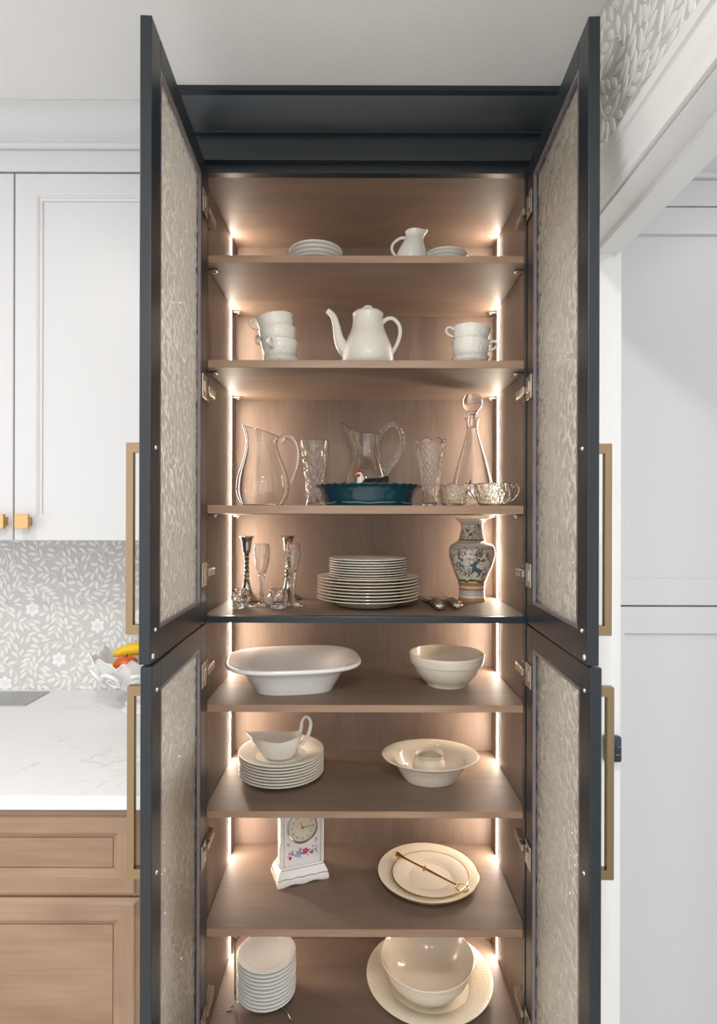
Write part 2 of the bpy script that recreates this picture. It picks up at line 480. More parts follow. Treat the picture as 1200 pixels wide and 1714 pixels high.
def mosaic(parent, place, U, vlimits, ulimits, seed, scale_leaf=1.0, out=0.0):
    """place(u,v)->(loc, basis) puts a crop-unit point onto the wall; U = metres per unit"""
    rnd = random.Random(seed)
    umin, umax = ulimits; vmin, vmax = vlimits
    cells = {}
    def take(x, y, r):
        cells.setdefault((int(x // 80), int(y // 80)), []).append((x, y, r))
    def near(x, y):
        i, j = int(x // 80), int(y // 80)
        for a in (i - 1, i, i + 1):
            for b in (j - 1, j, j + 1):
                yield from cells.get((a, b), ())
    lm = leaf_mesh('leaf_tile', 74 * U * scale_leaf, 31 * U * scale_leaf, 0.0016, M['leaf'])
    pm = leaf_mesh('petal_tile', 50 * U, 46 * U, 0.0018, M['petal'], 0.3)
    leaves = []
    curves = []
    for st in STEMS:
        c = catmull([(p[0], p[1], 0) for p in st], 14)
        c = [(p.x, p.y) for p in c if umin - 30 < p.x < umax + 30 and vmin - 10 < p.y < vmax + 10]
        if len(c) > 3: curves.append(c)
    for fx, fy in FLOWERS:
        take(fx, fy, 64)
    for c in curves:
        for p in c[::2]: take(p[0], p[1], 3)
    # leaves along both sides of every stem
    cand = []
    for c in curves:
        acc = 0.0
        for i in range(1, len(c)):
            acc += hypot(c[i][0] - c[i - 1][0], c[i][1] - c[i - 1][1])
            if acc > 36:
                acc = 0.0
                a = atan2(c[i][1] - c[i - 1][1], c[i][0] - c[i - 1][0])
                for sgn in (-1, 1):
                    b = a + sgn * radians(42 + rnd.uniform(-6, 6))
                    cand.append((c[i][0] + cos(b) * 46, c[i][1] + sin(b) * 46, b))
    def try_leaf(x, y, b, rad=12.5, reach=25):
        if not (umin < x < umax and vmin < y < vmax): return False
        cs = [(x + cos(b) * k, y + sin(b) * k, r) for k, r in ((-33, 3.0), (-24, 8.0), (-12, 12.5), (0, 14.0), (12, 12.0), (24, 7.5), (33, 3.0))]
        for (px, py, r) in cs:
            for (a2, b2, r2) in near(px, py):
                if (px - a2) ** 2 + (py - b2) ** 2 < (r + r2 + 2.0) ** 2: return False
        for q in cs: take(*q)
        leaves.append((x, y, b))
        return True
    for x, y, b in cand: try_leaf(x, y, b)
    allpts = [(p, atan2(c[min(i + 1, len(c) - 1)][1] - c[i - 1][1], c[min(i + 1, len(c) - 1)][0] - c[i - 1][0])) for c in curves for i, p in enumerate(c) if i > 0]
    sparse = allpts[::5]
    for _ in range(6000):
        if len(leaves) >= 460: break
        x = rnd.uniform(umin, umax); y = rnd.uniform(vmin, vmax)
        p, a = min(sparse, key=lambda q: (q[0][0] - x) ** 2 + (q[0][1] - y) ** 2)
        side = 1 if cos(a) * (y - p[1]) - sin(a) * (x - p[0]) > 0 else -1
        try_leaf(x, y, a + side * radians(40 + rnd.uniform(-55, 55)), 11.5)
    rest = MB()
    for i, (x, y, b) in enumerate(leaves):
        loc, R = place(x, y, b, out)
        s = rnd.uniform(0.96, 1.12); sy = s * rnd.uniform(0.95, 1.12)
        if i < 300:
            o = link('leaf_tile', lm, parent, loc)
            o.rotation_euler = R
            o.scale = (s, sy, 1)
        else:
            X4 = Matrix.Translation(loc) @ R.to_matrix().to_4x4() @ Matrix.Diagonal((s, sy, 1, 1))
            rest.add([X4 @ v.co for v in lm.vertices], [tuple(p.vertices) for p in lm.polygons])
    if rest.v:
        setp(rest.build('small_leaf_tiles', M['leaf'], parent), kind='stuff')
    for fx, fy in FLOWERS:
        if not (umin - 40 < fx < umax + 40 and vmin - 20 < fy < vmax + 20): continue
        for k in range(6):
            a = k * pi / 3 + 0.5
            loc, R = place(fx + cos(a) * 38, fy + sin(a) * 38, a, out)
            o = link('petal_tile', pm, parent, loc); o.rotation_euler = R
        loc, R = place(fx, fy, 0, out)
        o = link('flower_centre_tile', MB().lathe([(15 * U, 0), (14 * U, 0.0015), (9 * U, 0.002), (0, 0.002)], 12).mesh('flower_centre_tile', M['leaf']), parent, loc)
        o.rotation_euler = R
    for c in curves:
        # flat raised strip following the stem
        w = 4.6
        r = []
        for i, p in enumerate(c):
            q0 = c[max(i - 1, 0)]; q1 = c[min(i + 1, len(c) - 1)]
            a = atan2(q1[1] - q0[1], q1[0] - q0[0]); nx, ny = -sin(a) * w, cos(a) * w
            row = []
            for (s, h) in ((-1, 0), (-0.8, 0.0015), (0.8, 0.0015), (1, 0)):
                (loc, _) = place(p[0] + nx * s, p[1] + ny * s, 0, out + h)
                row.append(loc)
            r.append(row)
        MB().loft(r, False, False, False).build('stem_tile', M['stem'], parent)

BS = 1.745                      # splashback distance
UN = BS / F / 4.8
bsp = struct('wall_backsplash', MB().box(-3.2, -0.45, BS, 1.84, 0.80, CEIL), M['grout'])
def place_bs(u, v, b, h):
    e1 = Vector((cos(b), 0, -sin(b))); e3 = Vector((0, -1, 0)); e2 = e3.cross(e1)
    return (Vector((PX(u / 4.8, BS), BS - h, PZ(900 + v / 4.8, BS))), Matrix((e1, e2, e3)).transposed().to_euler())
mosaic(bsp, place_bs, UN, (30, 1235), (-30, 1125), 4)
rwm = setp(MB().box(RW - 0.001, RW, 0.55, 1.395, HZ + 0.0915, CEIL - 0.0005).build('wall_mosaic', M['grout'], smooth=False), kind='structure')
def place_rw(u, v, b, h):
    y = 1.36 - u * UN * 1.35; z = CEIL - 0.002 - (v - 30) * UN * 1.35
    # direction u -> -y, v -> -z, out -> -x
    e1 = Vector((0, -cos(b), -sin(b))); e3 = Vector((-1, 0, 0)); e2 = e3.cross(e1)
    R = Matrix((e1, e2, e3)).transposed()
    return (Vector((RW - 0.001 - h, y, z)), R.to_euler())
mosaic(rwm, place_rw, UN * 1.35, (50, 610), (-30, 1180), 9)

# ------------------------------------------------------------------ the dark display cabinet
CL, CR = -0.380, 0.421          # inner faces of the side panels
FL, FR = -0.3685, 0.4090        # inner edges of the face frame
BK = 1.787                      # inner face of the back panel
SF = 1.412                      # shelf fronts
CZ0 = 0.0
cab = thing('display_cabinet', 'tall blue-black display cabinet with four open glass doors and a lit wood interior', 'cabinet', (0.02, 1.60, 0))
def cb(name, mb, m, parent=cab, **k):
    return mb.build(name, m, parent, world=True, **k)
FLZ = E - 1.305                 # cabinet floor
TOPZ = E + 0.853
cb('side_panel', MB().box(CL - 0.019, CL, DF + 0.019, BK + 0.012, 0.0, E + 0.93), M['wood_z'], smooth=False)
cb('side_panel', MB().box(CR, CR + 0.019, DF + 0.019, BK + 0.012, 0.0, E + 0.93), M['wood_z'], smooth=False)
cb('back_panel', MB().box(CL, CR, BK, BK + 0.012, 0.0, E + 0.93), M['wood_z'], smooth=False)
cb('top_panel', MB().box(CL, CR, DF + 0.0195, BK, TOPZ, TOPZ + 0.019), M['wood_x'], smooth=False)
cb('bottom_panel', MB().box(CL, CR, DF + 0.0195, BK, FLZ - 0.019, FLZ), M['wood_x'], smooth=False)
cb('face_frame', MB().box(CL - 0.019, FL, DF, DF + 0.019, 0.0, E + 0.93)
   .box(FR, RW - 0.001, DF, DF + 0.019, 0.0, E + 0.93)
   .box(FL, FR, DF, DF + 0.019, E + 0.8444, E + 0.93)
   .box(FL, FR, DF, DF + 0.019, 0.0, FLZ - 0.012), M['dark'], smooth=False)
MZ = E - 0.2322
cb('mid_rail', MB().rbox(FL, FR, DF, DF + 0.0195, MZ - 0.0159, MZ - 0.0003, 0.001), M['dark'], smooth=False)
NOTCH = 0.004
def shelf_poly(y0):
    a, b = CL + 0.0025, CR - 0.0025
    return [(a, y0), (b, y0), (b, 1.690), (b - NOTCH, 1.690), (b - NOTCH, 1.726), (b, 1.726), (b, BK - 0.001), (a, BK - 0.001), (a, 1.726), (a + NOTCH, 1.726), (a + NOTCH, 1.690), (a, 1.690)]
cb('fixed_shelf', MB().prism(shelf_poly(DF + 0.0196), lambda u, v: (u, v, MZ - 0.0155), lambda u, v: (u, v, MZ)), M['wood_x'], smooth=False)
SH = {1: (428, 440), 2: (603, 616), 3: (846, 860), 6: (1180, 1192), 7: (1358, 1369), 8: (1555, 1568)}
SZ = {0: FLZ, 5: MZ}
for k, (ya, yb) in SH.items():
    z1, z0 = PZ(ya, SF), PZ(yb, SF)
    SZ[k] = z1
    sh = cb('shelf', MB().prism(shelf_poly(SF), lambda u, v, z0=z0: (u, v, z0), lambda u, v, z1=z1: (u, v, z1)), M['wood_x'], smooth=False)
    MB().rbox(CL + 0.0025, CR - 0.0025, SF - 0.0012, SF - 0.0001, z0, z1, 0.0004).build('lit_front_edge', M['base_x'], sh, world=True, smooth=False)  # added strip; its paler wood carries the room light on the shelf front
    for sx, ox in ((1, CL + 0.0005), (-1, CR - 0.0005)):
        for yy in (SF + 0.035, 1.735):
            w = MB().rbox(min(ox, ox + sx * 0.024), max(ox, ox + sx * 0.024), yy, yy + 0.010, z0 - 0.006, z0 - 0.0005, 0.0015)
            w.lathe([(0, -0.004), (0.004, -0.004), (0.004, 0.0), (0, 0.0)], 10, c=(ox + sx * 0.017, yy + 0.005, z0 - 0.006))
            w.build('shelf_clip', M['nickel'], sh, world=True)
# rows of shelf pin holes along the front of the sides (hundreds, a millimetre or two each)
hm = MB()
for ox, sx in ((CL, 1), (CR, -1)):
    z = FLZ + 0.06
    while z < TOPZ - 0.05:
        hm.add([(ox + sx * 0.0004, 1.455 + 0.0028 * cos(t * pi / 4), z + 0.0028 * sin(t * pi / 4)) for t in range(8)], [tuple(range(8))])
        z += 0.032
setp(cb('shelf_pin_holes', hm, M['hole'], smooth=False), kind='stuff')
# LED strips: a slim aluminium channel with a glowing diffuser on each side wall
for ox, sx in ((CL, 1), (CR, -1)):
    pr = [(0.0003, 1.6985), (0.0010, 1.6985), (0.0010, 1.7205), (0.0003, 1.7205)]
    ch = cb('light_strip', MB().prism(pr, lambda u, v: (ox + sx * u, v, FLZ + 0.001), lambda u, v: (ox + sx * u, v, TOPZ - 0.001)), M['alu'], smooth=False)
    q = [(0.0011, 1.7035), (0.0024, 1.7035), (0.0024, 1.7160), (0.0011, 1.7160)]
    MB().prism(q, lambda u, v: (ox + sx * u, v, FLZ + 0.002), lambda u, v: (ox + sx * u, v, TOPZ - 0.002)).build('diffuser', M['led'], ch, world=True, smooth=False)
# frieze and crown
cb('frieze', MB().rbox(CL - 0.024, RW - 0.001, 1.3717, DF - 0.0003, E + 0.8648, E + 0.925, 0.0012), M['dark'], smooth=False)
crown_p = [(0.0, 0.922), (0.013, 0.922), (0.013, 0.926), (0.021, 0.930), (0.034, 0.938), (0.046, 0.949), (0.055, 0.961), (0.062, 0.974), (0.072, 0.978), (0.072, 0.9895), (0.0, 0.9895)]
def crown(xl, xr, yb, prof, ret=True):
    mb = MB()
    rings = []
    for (o, z) in prof:
        rings.append([(xl - o, BK + 0.01, E + z), (xl - o, yb - o, E + z), (xr, yb - o, E + z)])
    n = len(rings)
    vs = [p for r in rings for p in r]
    fs = []
    for i in range(n):
        j = (i + 1) % n
        for k in range(2): fs.append((i * 3 + k, i * 3 + k + 1, j * 3 + k + 1, j * 3 + k))
    fs.append(tuple(i * 3 for i in range(n))); fs.append(tuple(i * 3 + 2 for i in range(n)))
    return mb.add(vs, fs)
cb('crown_moulding', crown(CL - 0.030, RW - 0.001, 1.372, crown_p), M['dark'])

# doors
DW, DT = 0.413, 0.020
def handle_poly(L):
    h = L / 2
    pts = [(0.0, h + 0.009), (0.0015, h + 0.004), (0.005, h + 0.0008), (0.010, h), (0.027, h), (0.0285, h - 0.0015)]
    pts += [(0.0285, -h + 0.0015), (0.027, -h), (0.010, -h), (0.005, -h - 0.0008), (0.0015, -h - 0.004), (0.0, -h - 0.009)]
    inner = [(0.0, -h + 0.017), (0.0165, -h + 0.017), (0.0165, h - 0.017), (0.0, h - 0.017)]
    return pts + inner
def ripple_pane(x0, x1, z0, z1, s, seed):
    """glass slab whose inner face is really rippled (irregular slanted waves about a centimetre apart)"""
    nx, nz = int((x1 - x0) / 0.0042), int((z1 - z0) / 0.0032)
    mb = MB()
    def h(x, z):
        w = 0.25 * mnoise.noise((x * 30 + seed, z * 30, 3.0))
        a = mnoise.noise((x * 66 + z * 20 + w, z * 64 - x * 10, seed))
        b = mnoise.noise((x * 130 + z * 40, z * 120, seed + 5.0))
        return 0.0040 * a + 0.0012 * b
    for j in range(nz + 1):
        z = z0 + (z1 - z0) * j / nz
        for i in range(nx + 1):
            x = x0 + (x1 - x0) * i / nx
            edge = 0.0 if (i in (0, nx) or j in (0, nz)) else 1.0
            mb.v.append((x, s * (0.0094 + edge * h(x, z)), z))
    W = nx + 1
    for j in range(nz):
        for i in range(nx):
            mb.f.append((j * W + i, j * W + i + 1, (j + 1) * W + i + 1, (j + 1) * W + i))
    base = len(mb.v)
    mb.v += [(x0, s * 0.0130, z0), (x1, s * 0.0130, z0), (x1, s * 0.0130, z1), (x0, s * 0.0130, z1)]
    mb.f.append((base, base + 3, base + 2, base + 1))
    mb.f.append(tuple(range(0, W)) + (base + 1, base))
    mb.f.append(tuple(nz * W + i for i in range(W)) + (base + 2, base + 3))
    mb.f.append(tuple(j * W for j in range(nz + 1)) + (base + 3, base))
    mb.f.append(tuple(j * W + nx for j in range(nz + 1)) + (base + 2, base + 1))
    return mb
def cabinet_door(side, hinge, ang, z0, z1, hz0, hz1, hinges, what):
    s = -1 if side == 'L' else 1
    st = 0.051
    fr = MB()
    y0, y1 = (0, s * DT)
    ya, yb = min(y0, y1), max(y0, y1)
    fr.rbox(0, st, ya, yb, z0, z1, 0.0018)
    fr.rbox(DW - st, DW, ya, yb, z0, z1, 0.0018)
    fr.rbox(st, DW - st, ya, yb, z1 - 0.048, z1, 0.0012)
    fr.rbox(st, DW - st, ya, yb, z0, z0 + 0.053, 0.0012)
    d = link('door', fr.mesh('door', M['dark'], False), cab, Vector((hinge[0], hinge[1], 0)) - Vector((0.02, 1.60, 0)), (0, 0, ang))
    d['label'] = what
    gy = s * 0.007
    g = ripple_pane(st - 0.006, DW - st + 0.006, z0 + 0.047, z1 - 0.042, s, (1.7 if s < 0 else 9.3) + z0)
    setp(g.build('glass_pane', M['rain'], d, ang=60), 'rippled translucent glass pane')
    # clear plastic retaining strip around the glass on the inner face
    ga, gb = s * 0.0005, s * 0.0068
    ga, gb = min(ga, gb), max(ga, gb)
    k = MB().box(st, st + 0.007, ga, gb, z0 + 0.053, z1 - 0.048).box(DW - st - 0.007, DW - st, ga, gb, z0 + 0.053, z1 - 0.048)
    k.box(st + 0.007, DW - st - 0.007, ga, gb, z0 + 0.053, z0 + 0.060).box(st + 0.007, DW - st - 0.007, ga, gb, z1 - 0.055, z1 - 0.048)
    k.build('glazing_gasket', M['gasket'], d, smooth=False)
    hc = (hz0 + hz1) / 2; L = hz1 - hz0
    hx = DW - 0.026
    h = MB().prism(handle_poly(L), lambda u, v: (hx - 0.006, s * (DT + 0.0003 + u), hc + v), lambda u, v: (hx + 0.006, s * (DT + 0.0003 + u), hc + v))
    setp(h.build('pull_handle', M['brass'], d, smooth=False), 'brushed brass bar pull with flared feet')
    for zz in (hz0 + 0.008, hz1 - 0.008):
        MB().lathe([(0.0045, 0), (0.004, 0.0016), (0.002, 0.0024), (0, 0.0025)], 14).xform(Matrix.Translation((hx, -s * 0.0002, zz)) @ Matrix.Rotation(s * pi / 2, 4, 'X')).build('screw', M['screw'], d)
    if z1 > E:
        MB().lathe([(0, 0), (0.005, 0), (0.0045, 0.0018), (0, 0.002)], 14).xform(Matrix.Translation((DW - 0.012, -s * 0.0002, z0 + 0.012)) @ Matrix.Rotation(s * pi / 2, 4, 'X')).build('door_bumper', M['cream'], d)
    for zz in hinges:
        # hinge cup plate on the door
        yp = -s * 0.0003
        p = MB().rbox(0.004, 0.047, min(yp, yp - s * 0.0035), max(yp, yp - s * 0.0035), zz - 0.028, zz + 0.028, 0.001)
        p.rbox(0.016, 0.036, min(yp - s * 0.0035, yp - s * 0.006), max(yp - s * 0.0035, yp - s * 0.006), zz - 0.012, zz + 0.012, 0.001)
        p.build('hinge_cup', M['nickel'], d, smooth=False)
    return d
HU = [E + 0.752, E + 0.318, E - 0.128]
HLW = [E - 0.366, E - 0.792, E - 1.196]
def door_pair(zs, hz, hinges, lfree, rfree, words):
    lh = (-0.3665, 1.385); rh = (0.4104, 1.385)
    cabinet_door('L', lh, atan2(lfree[1] - lh[1], lfree[0] - lh[0]), zs[0], zs[1], hz[0], hz[1], hinges, words + ' left door, standing open')
    cabinet_door('R', rh, atan2(rfree[1] - rh[1], rfree[0] - rh[0]), zs[0], zs[1], hz[0], hz[1], hinges, words + ' right door, standing open')
door_pair((E - 0.2455, E + 0.859), (E - 0.198, E + 0.135), HU, (-0.351, 0.972), (0.391, 0.972), 'upper')
door_pair((0.105, E - 0.2492), (E - 0.621, E - 0.2867), HLW, (-0.3480, 0.972), (0.396, 0.972), 'lower')
for zz in HU + HLW:
    for ox, sx in ((CL, 1), (CR, -1)):
        def X(u): return ox + sx * u
        h = MB()
        def bx(u0, u1, y0, y1, z0, z1, b=0.001): h.rbox(min(X(u0), X(u1)), max(X(u0), X(u1)), y0, y1, z0, z1, b)
        bx(0.0005, 0.004, 1.412, 1.470, zz - 0.006, zz + 0.006)      # mounting plate
        bx(0.0005, 0.004, 1.420, 1.436, zz - 0.023, zz + 0.023)
        bx(0.004, 0.017, 1.4095, 1.462, zz - 0.009, zz + 0.009)         # arm
        bx(0.017, 0.020, 1.414, 1.450, zz - 0.0075, zz + 0.0075)
        for q in (-0.017, 0.017):
            h.lathe([(0, 0), (0.0045, 0), (0.0045, 0.003), (0, 0.0035)], 10, mod=lambda t, r, z: (X(0.004 + z), 1.428 + r * cos(t), zz + q + r * sin(t)))
        bx(0.0125, 0.021, 1.388, 1.4093, zz - 0.008, zz + 0.008)       # knuckle
        h.build('hinge_arm', M['nickel'], cab, world=True, smooth=False)
# silver catch dot on the right upper door is part of that door's face

# ------------------------------------------------------------------ white wall cabinet, left
WF = 1.40
wc = thing('wall_cabinet', 'white painted wall cabinet with two moulded doors above the mosaic splashback', 'cabinet', (-0.9, 1.55, E - 0.05))
def wb(name, mb, m=None, parent=wc, **k): return mb.build(name, m or M['white'], parent, world=True, **k)
WB0, WX1 = PZ(908, WF), -0.412
wb('body', MB().box(-1.75, WX1, WF + 0.020, BS - 0.0005, WB0 + 0.001, E + 0.97), smooth=False)
wb('frieze', MB().rbox(-1.75, -0.5055, WF + 0.001, WF + 0.0199, PZ(288, WF), PZ(247, WF), 0.001), smooth=False)
wcp = [(0.0, 0.905), (0.006, 0.905), (0.010, 0.908), (0.012, 0.914), (0.010, 0.919), (0.018, 0.925), (0.030, 0.936), (0.040, 0.952), (0.046, 0.970), (0.054, 0.977), (0.054, 0.9895), (0.0, 0.9895)]
wb('crown_moulding', MB().prism(wcp, lambda u, v: (-1.75, WF - u, E + v), lambda u, v: (-0.5055, WF - u, E + v)))
def wall_door(x0, x1, knob_x, lab):
    z0, z1 = PZ(906, WF), PZ(291.5, WF)
    pr = [(0.0, WF + 0.0195), (0.0, WF + 0.0015), (0.0015, WF), (0.0535, WF), (0.055, WF + 0.0015), (0.057, WF + 0.0020), (0.059, WF + 0.0045), (0.0645, WF + 0.0055), (0.066, WF + 0.009)]
    d = wb('door', MB().rings_rect(x0, x1, z0, z1, pr, fill=False), smooth=False)
    wb('door_panel', MB().box(x0 + 0.066, x1 - 0.066, WF + 0.009, WF + 0.014, z0 + 0.066, z1 - 0.066), parent=d, smooth=False)
    kz = PZ(874, WF - 0.02)
    k = MB().rbox(knob_x - 0.0105, knob_x + 0.0105, WF - 0.020, WF - 0.0003, kz - 0.0105, kz + 0.0105, 0.001)
    k.rbox(knob_x - 0.0165, knob_x + 0.0165, WF - 0.029, WF - 0.020, kz - 0.0172, kz + 0.0172, 0.001)
    setp(wb('knob', k, M['knob'], parent=d, smooth=False), 'square satin gold knob')
gx = PX(22.5, WF)
wall_door(gx + 0.0018, WX1 - 0.002, PX(35.5, WF - 0.028), 'right')
wall_door(-1.272, gx - 0.0018, PX(-5.5, WF - 0.028), 'left')
wall_door(-1.70, -1.2755, -1.33, 'far')

# ------------------------------------------------------------------ counter and drawers, left
CT = E - 0.5155
CFY, CXR = 1.067, -0.4015
slab = MB().rbox(-3.19, CXR, CFY, BS - 0.0005, CT - 0.0262, CT, 0.0035)
setp(slab.build('countertop', M['quartz'], smooth=False), 'white quartz countertop with faint grey veins left of the cabinet', 'countertop')
bc = thing('base_cabinet', 'light brown wooden base cabinet with wide framed drawers under the white counter', 'cabinet', (-0.8, 1.42, 0))
def bb(name, mb, m, parent=bc, **k): return mb.build(name, m, parent, world=True, **k)
BF = 1.092
bb('body', MB().box(-1.25, CXR - 0.004, BF + 0.022, BS, 0.10, CT - 0.0270), M['base_z'], smooth=False)
bb('toe_kick', MB().box(-1.25, CXR - 0.004, BF + 0.09, BF + 0.105, 0.0, 0.0995), M['base_x'], smooth=False)
def drawer(x0, x1, z0, z1):
    fw = 0.041
    ring = [(0.0, BF + 0.0215), (0.0, BF + 0.007), (0.006, BF + 0.004), (0.009, BF), (fw - 0.002, BF), (fw, BF + 0.001), (fw + 0.010, BF + 0.009), (fw + 0.012, BF + 0.009)]
    d = None
    # rails and stiles are separate pieces mitred at the corners
    front = bb('drawer', MB().box(x0 + fw - 0.002, x1 - fw + 0.002, BF + 0.0145, BF + 0.0215, z0 + fw - 0.002, z1 - fw + 0.002), M['base_x'], smooth=False)
    bb('panel', MB().box(x0 + fw + 0.011, x1 - fw - 0.011, BF + 0.009, BF + 0.0143, z0 + fw + 0.011, z1 - fw - 0.011), M['base_x'], parent=front, smooth=False)
    def rc(ins): return [(x0 + ins, z0 + ins), (x1 - ins, z0 + ins), (x1 - ins, z1 - ins), (x0 + ins, z1 - ins)]
    for e in range(4):
        rows = []
        for ins, y in ring:
            c = rc(ins); a = c[e]; b = c[(e + 1) % 4]
            rows.append([(a[0], y, a[1]), (b[0], y, b[1])])
        rows.append([(p[0], BF + 0.0143, p[2]) for p in rows[-1]])
        rows.append([(p[0], BF + 0.0215, p[2]) for p in rows[0]])
        n = len(rows); vs = [p for r in rows for p in r]
        fs = [(i * 2, i * 2 + 1, ((i + 1) % n) * 2 + 1, ((i + 1) % n) * 2) for i in range(n)]
        fs += [tuple(i * 2 for i in range(n)), tuple(i * 2 + 1 for i in range(n))]
        bb('rail' if e % 2 == 0 else 'stile', MB().add(vs, fs), M['base_x'] if e % 2 == 0 else M['base_z'], parent=front, ang=20)
dx0, dx1 = -1.21, PX(233.5, BF)
drawer(dx0, dx1, PZ(1504, BF), PZ(1361, BF))
drawer(dx0, dx1, PZ(1504, BF) - 0.312, PZ(1507.5, BF))
drawer(dx0, dx1, 0.115, PZ(1504, BF) - 0.3155)

sp = thing('steel_plate', 'brushed steel plate set flush into the white counter below the splashback', 'steel plate', (-1.1, 1.65, CT))
MB().rbox(-0.40, 0.180, -0.062, 0.065, 0.0003, 0.0032, 0.0012).build('plate', M['steel'], sp, smooth=False)
MB().box(-0.008, 0.008, -0.052, -0.050, 0.0033, 0.0037).box(0.016, 0.022, -0.053, -0.046, 0.0033, 0.0037).build('etched_mark', M['screw'], sp, smooth=False)

# ------------------------------------------------------------------ far room through the doorway
tc_ = thing('tall_cabinet', 'tall white cabinet with recessed panel doors seen through the doorway', 'cabinet', (1.2, 1.62, 0))
TF = 1.40
def tb(name, mb, parent=tc_, **k): return mb.build(name, M['white'], parent, world=True, smooth=False, **k)
tb('body', MB().box(0.588, 3.2, TF + 0.021, 1.8395, 0.10, CEIL - 0.0005))
tb('frieze', MB().rbox(0.588, 3.2, TF + 0.002, TF + 0.0205, PZ(342.8, TF), PZ(299, TF), 0.001))
tb('cornice', MB().rbox(0.588, 3.2, TF - 0.010, TF + 0.0205, PZ(299, TF) + 0.0005, PZ(289, TF), 0.004))
tb('upper_board', MB().rbox(0.588, 3.2, TF + 0.002, TF + 0.0205, PZ(289, TF) + 0.0005, CEIL - 0.0005, 0.001))
tb('plinth', MB().box(0.588, 3.2, TF + 0.06, TF + 0.075, 0.0, 0.0995))
TX = [0.588, 1.048, 1.510, 1.972]
for i in range(len(TX) - 1):
    for z0, z1 in ((PZ(1012, TF), PZ(345.5, TF)), (0.105, PZ(1014.6, TF))):
        a, b = TX[i] + 0.0012, TX[i + 1] - 0.0012
        fwd = 0.0655
        pr = [(0, TF + 0.0205), (0, TF + 0.001), (0.001, TF), (fwd - 0.001, TF), (fwd, TF + 0.001), (fwd, TF + 0.0085)]
        d = tb('door', MB().rings_rect(a, b, z0, z1, pr, fill=False))
        tb('door_panel', MB().box(a + fwd, b - fwd, TF + 0.0085, TF + 0.014, z0 + fwd, z1 - fwd), parent=d)
# small dark box with a brass inset on the far jamb
lx = thing('latch_box', 'small navy box with brass inset on white door jamb, behind right lower handle', 'latch', (PX(1022, 1.25), JD - 0.0142, PZ(1249, 1.25)))
MB().rbox(-0.0185, 0.0185, -0.020, 0.0, -0.028, 0.028, 0.005).build('case', M['navy'], lx)
MB().rbox(-0.017, -0.002, -0.0215, -0.0202, -0.014, 0.012, 0.0005).build('inset_plate', M['nickel'], lx, smooth=False)
MB().lathe([(0, 0), (0.006, 0), (0.005, 0.003), (0, 0.0035)], 16).xform(Matrix.Translation((-0.0095, -0.0216, -0.001)) @ Matrix.Rotation(pi / 2, 4, 'X')).build('brass_bolt', M['brass'], lx)
MB().box(0.004, 0.014, -0.0204, -0.0201, -0.0108, -0.0100).box(0.008, 0.014, -0.0204, -0.0201, 0.006, 0.0068).build('pale_line', M['screw'], lx, smooth=False)

# ------------------------------------------------------------------ tableware builders
ORD = ['topmost', 'second from the top', 'third from the top', 'fourth from the top', 'fifth from the top', 'sixth from the top', 'seventh from the top', 'eighth from the top', 'ninth from the top', 'tenth from the top', 'eleventh from the top']
def plate_prof(R, h, well=0.62, t=0.0036):
    w = R * well
    return [(0, 0.0030), (w * 0.80, 0.0030), (w * 0.82, 0), (w * 0.88, 0), (w * 0.92, 0.0026), (w, 0.0034), (w + 0.006, 0.0034 + (h - 0.0034) * 0.35),
            (R * 0.90, h - t * 1.15), (R - 0.001, h - 0.0026), (R, h - 0.0012), (R - 0.0004, h - 0.0002), (R - 0.0015, h), (R * 0.90, h - 0.0012),
            (w + 0.004, 0.0034 + (h - 0.0034) * 0.35 + t), (w - 0.002, 0.0034 + t * 0.9), (0, 0.0030 + t * 0.9)]
def plate_mesh(name, R, h, m, well=0.62, segs=72):
    return MB().lathe(plate_prof(R, h, well), segs).mesh(name, m, True, 50)
def stack(n, name, R, h, step, x, y, z, m, fmt, cat, group, well=0.62, jit=0.0015, seed=1, sizes=None):
    rnd = random.Random(seed)
    me = plate_mesh(name, R, h, m, well)
    obs = []
    for i in range(n):
        k = n - 1 - i
        w = 'bottom' if i == 0 else ORD[k]
        o = link(name, me, None, (x + rnd.uniform(-jit, jit), y + rnd.uniform(-jit, jit), z + i * step), (0, 0, rnd.uniform(0, 6)))
        setp(o, fmt % w, cat, group)
        if sizes: o.scale = (sizes[i], sizes[i], 1)
        obs.append(o)
    return obs
def arc_handle(pts, r, flat=1.0, n=8):
    return MB().tube(catmull(pts, n), r, 10, flat)

def two_tone(o, m2, pred):
    o.data.materials.append(m2)
    for p in o.data.polygons:
        if pred(p.center, p.normal): p.material_index = 1
    return o
def bowl_prof(R, h, foot, t=0.004, power=2.2, foot_h=0.006, lip=0.0, flare=0.0):
    """outer wall up, inner wall down"""
    out = [(0, 0.002), (foot * 0.86, 0.002), (foot * 0.9, 0), (foot, 0), (foot, foot_h)]
    N = 10
    for k in range(1, N + 1):
        u = k / N
        r = foot + (R - foot) * (1 - (1 - u) ** power) ** (1 / power) if power > 0 else foot + (R - foot) * u
        out.append((r, foot_h + (h - foot_h) * u))
    inn = []
    for k in range(N, -1, -1):
        u = k / N
        r = foot + (R - foot) * (1 - (1 - u) ** power) ** (1 / power) if power > 0 else foot + (R - foot) * u
        inn.append((max(r - t, 0.001), foot_h + t * (1 - u) + (h - foot_h) * u))
    out.append((R - t * 0.3, h + t * 0.35)); out.append((R - t * 0.7, h + t * 0.35))
    return out + inn + [(0, foot_h + t * 0.8)]

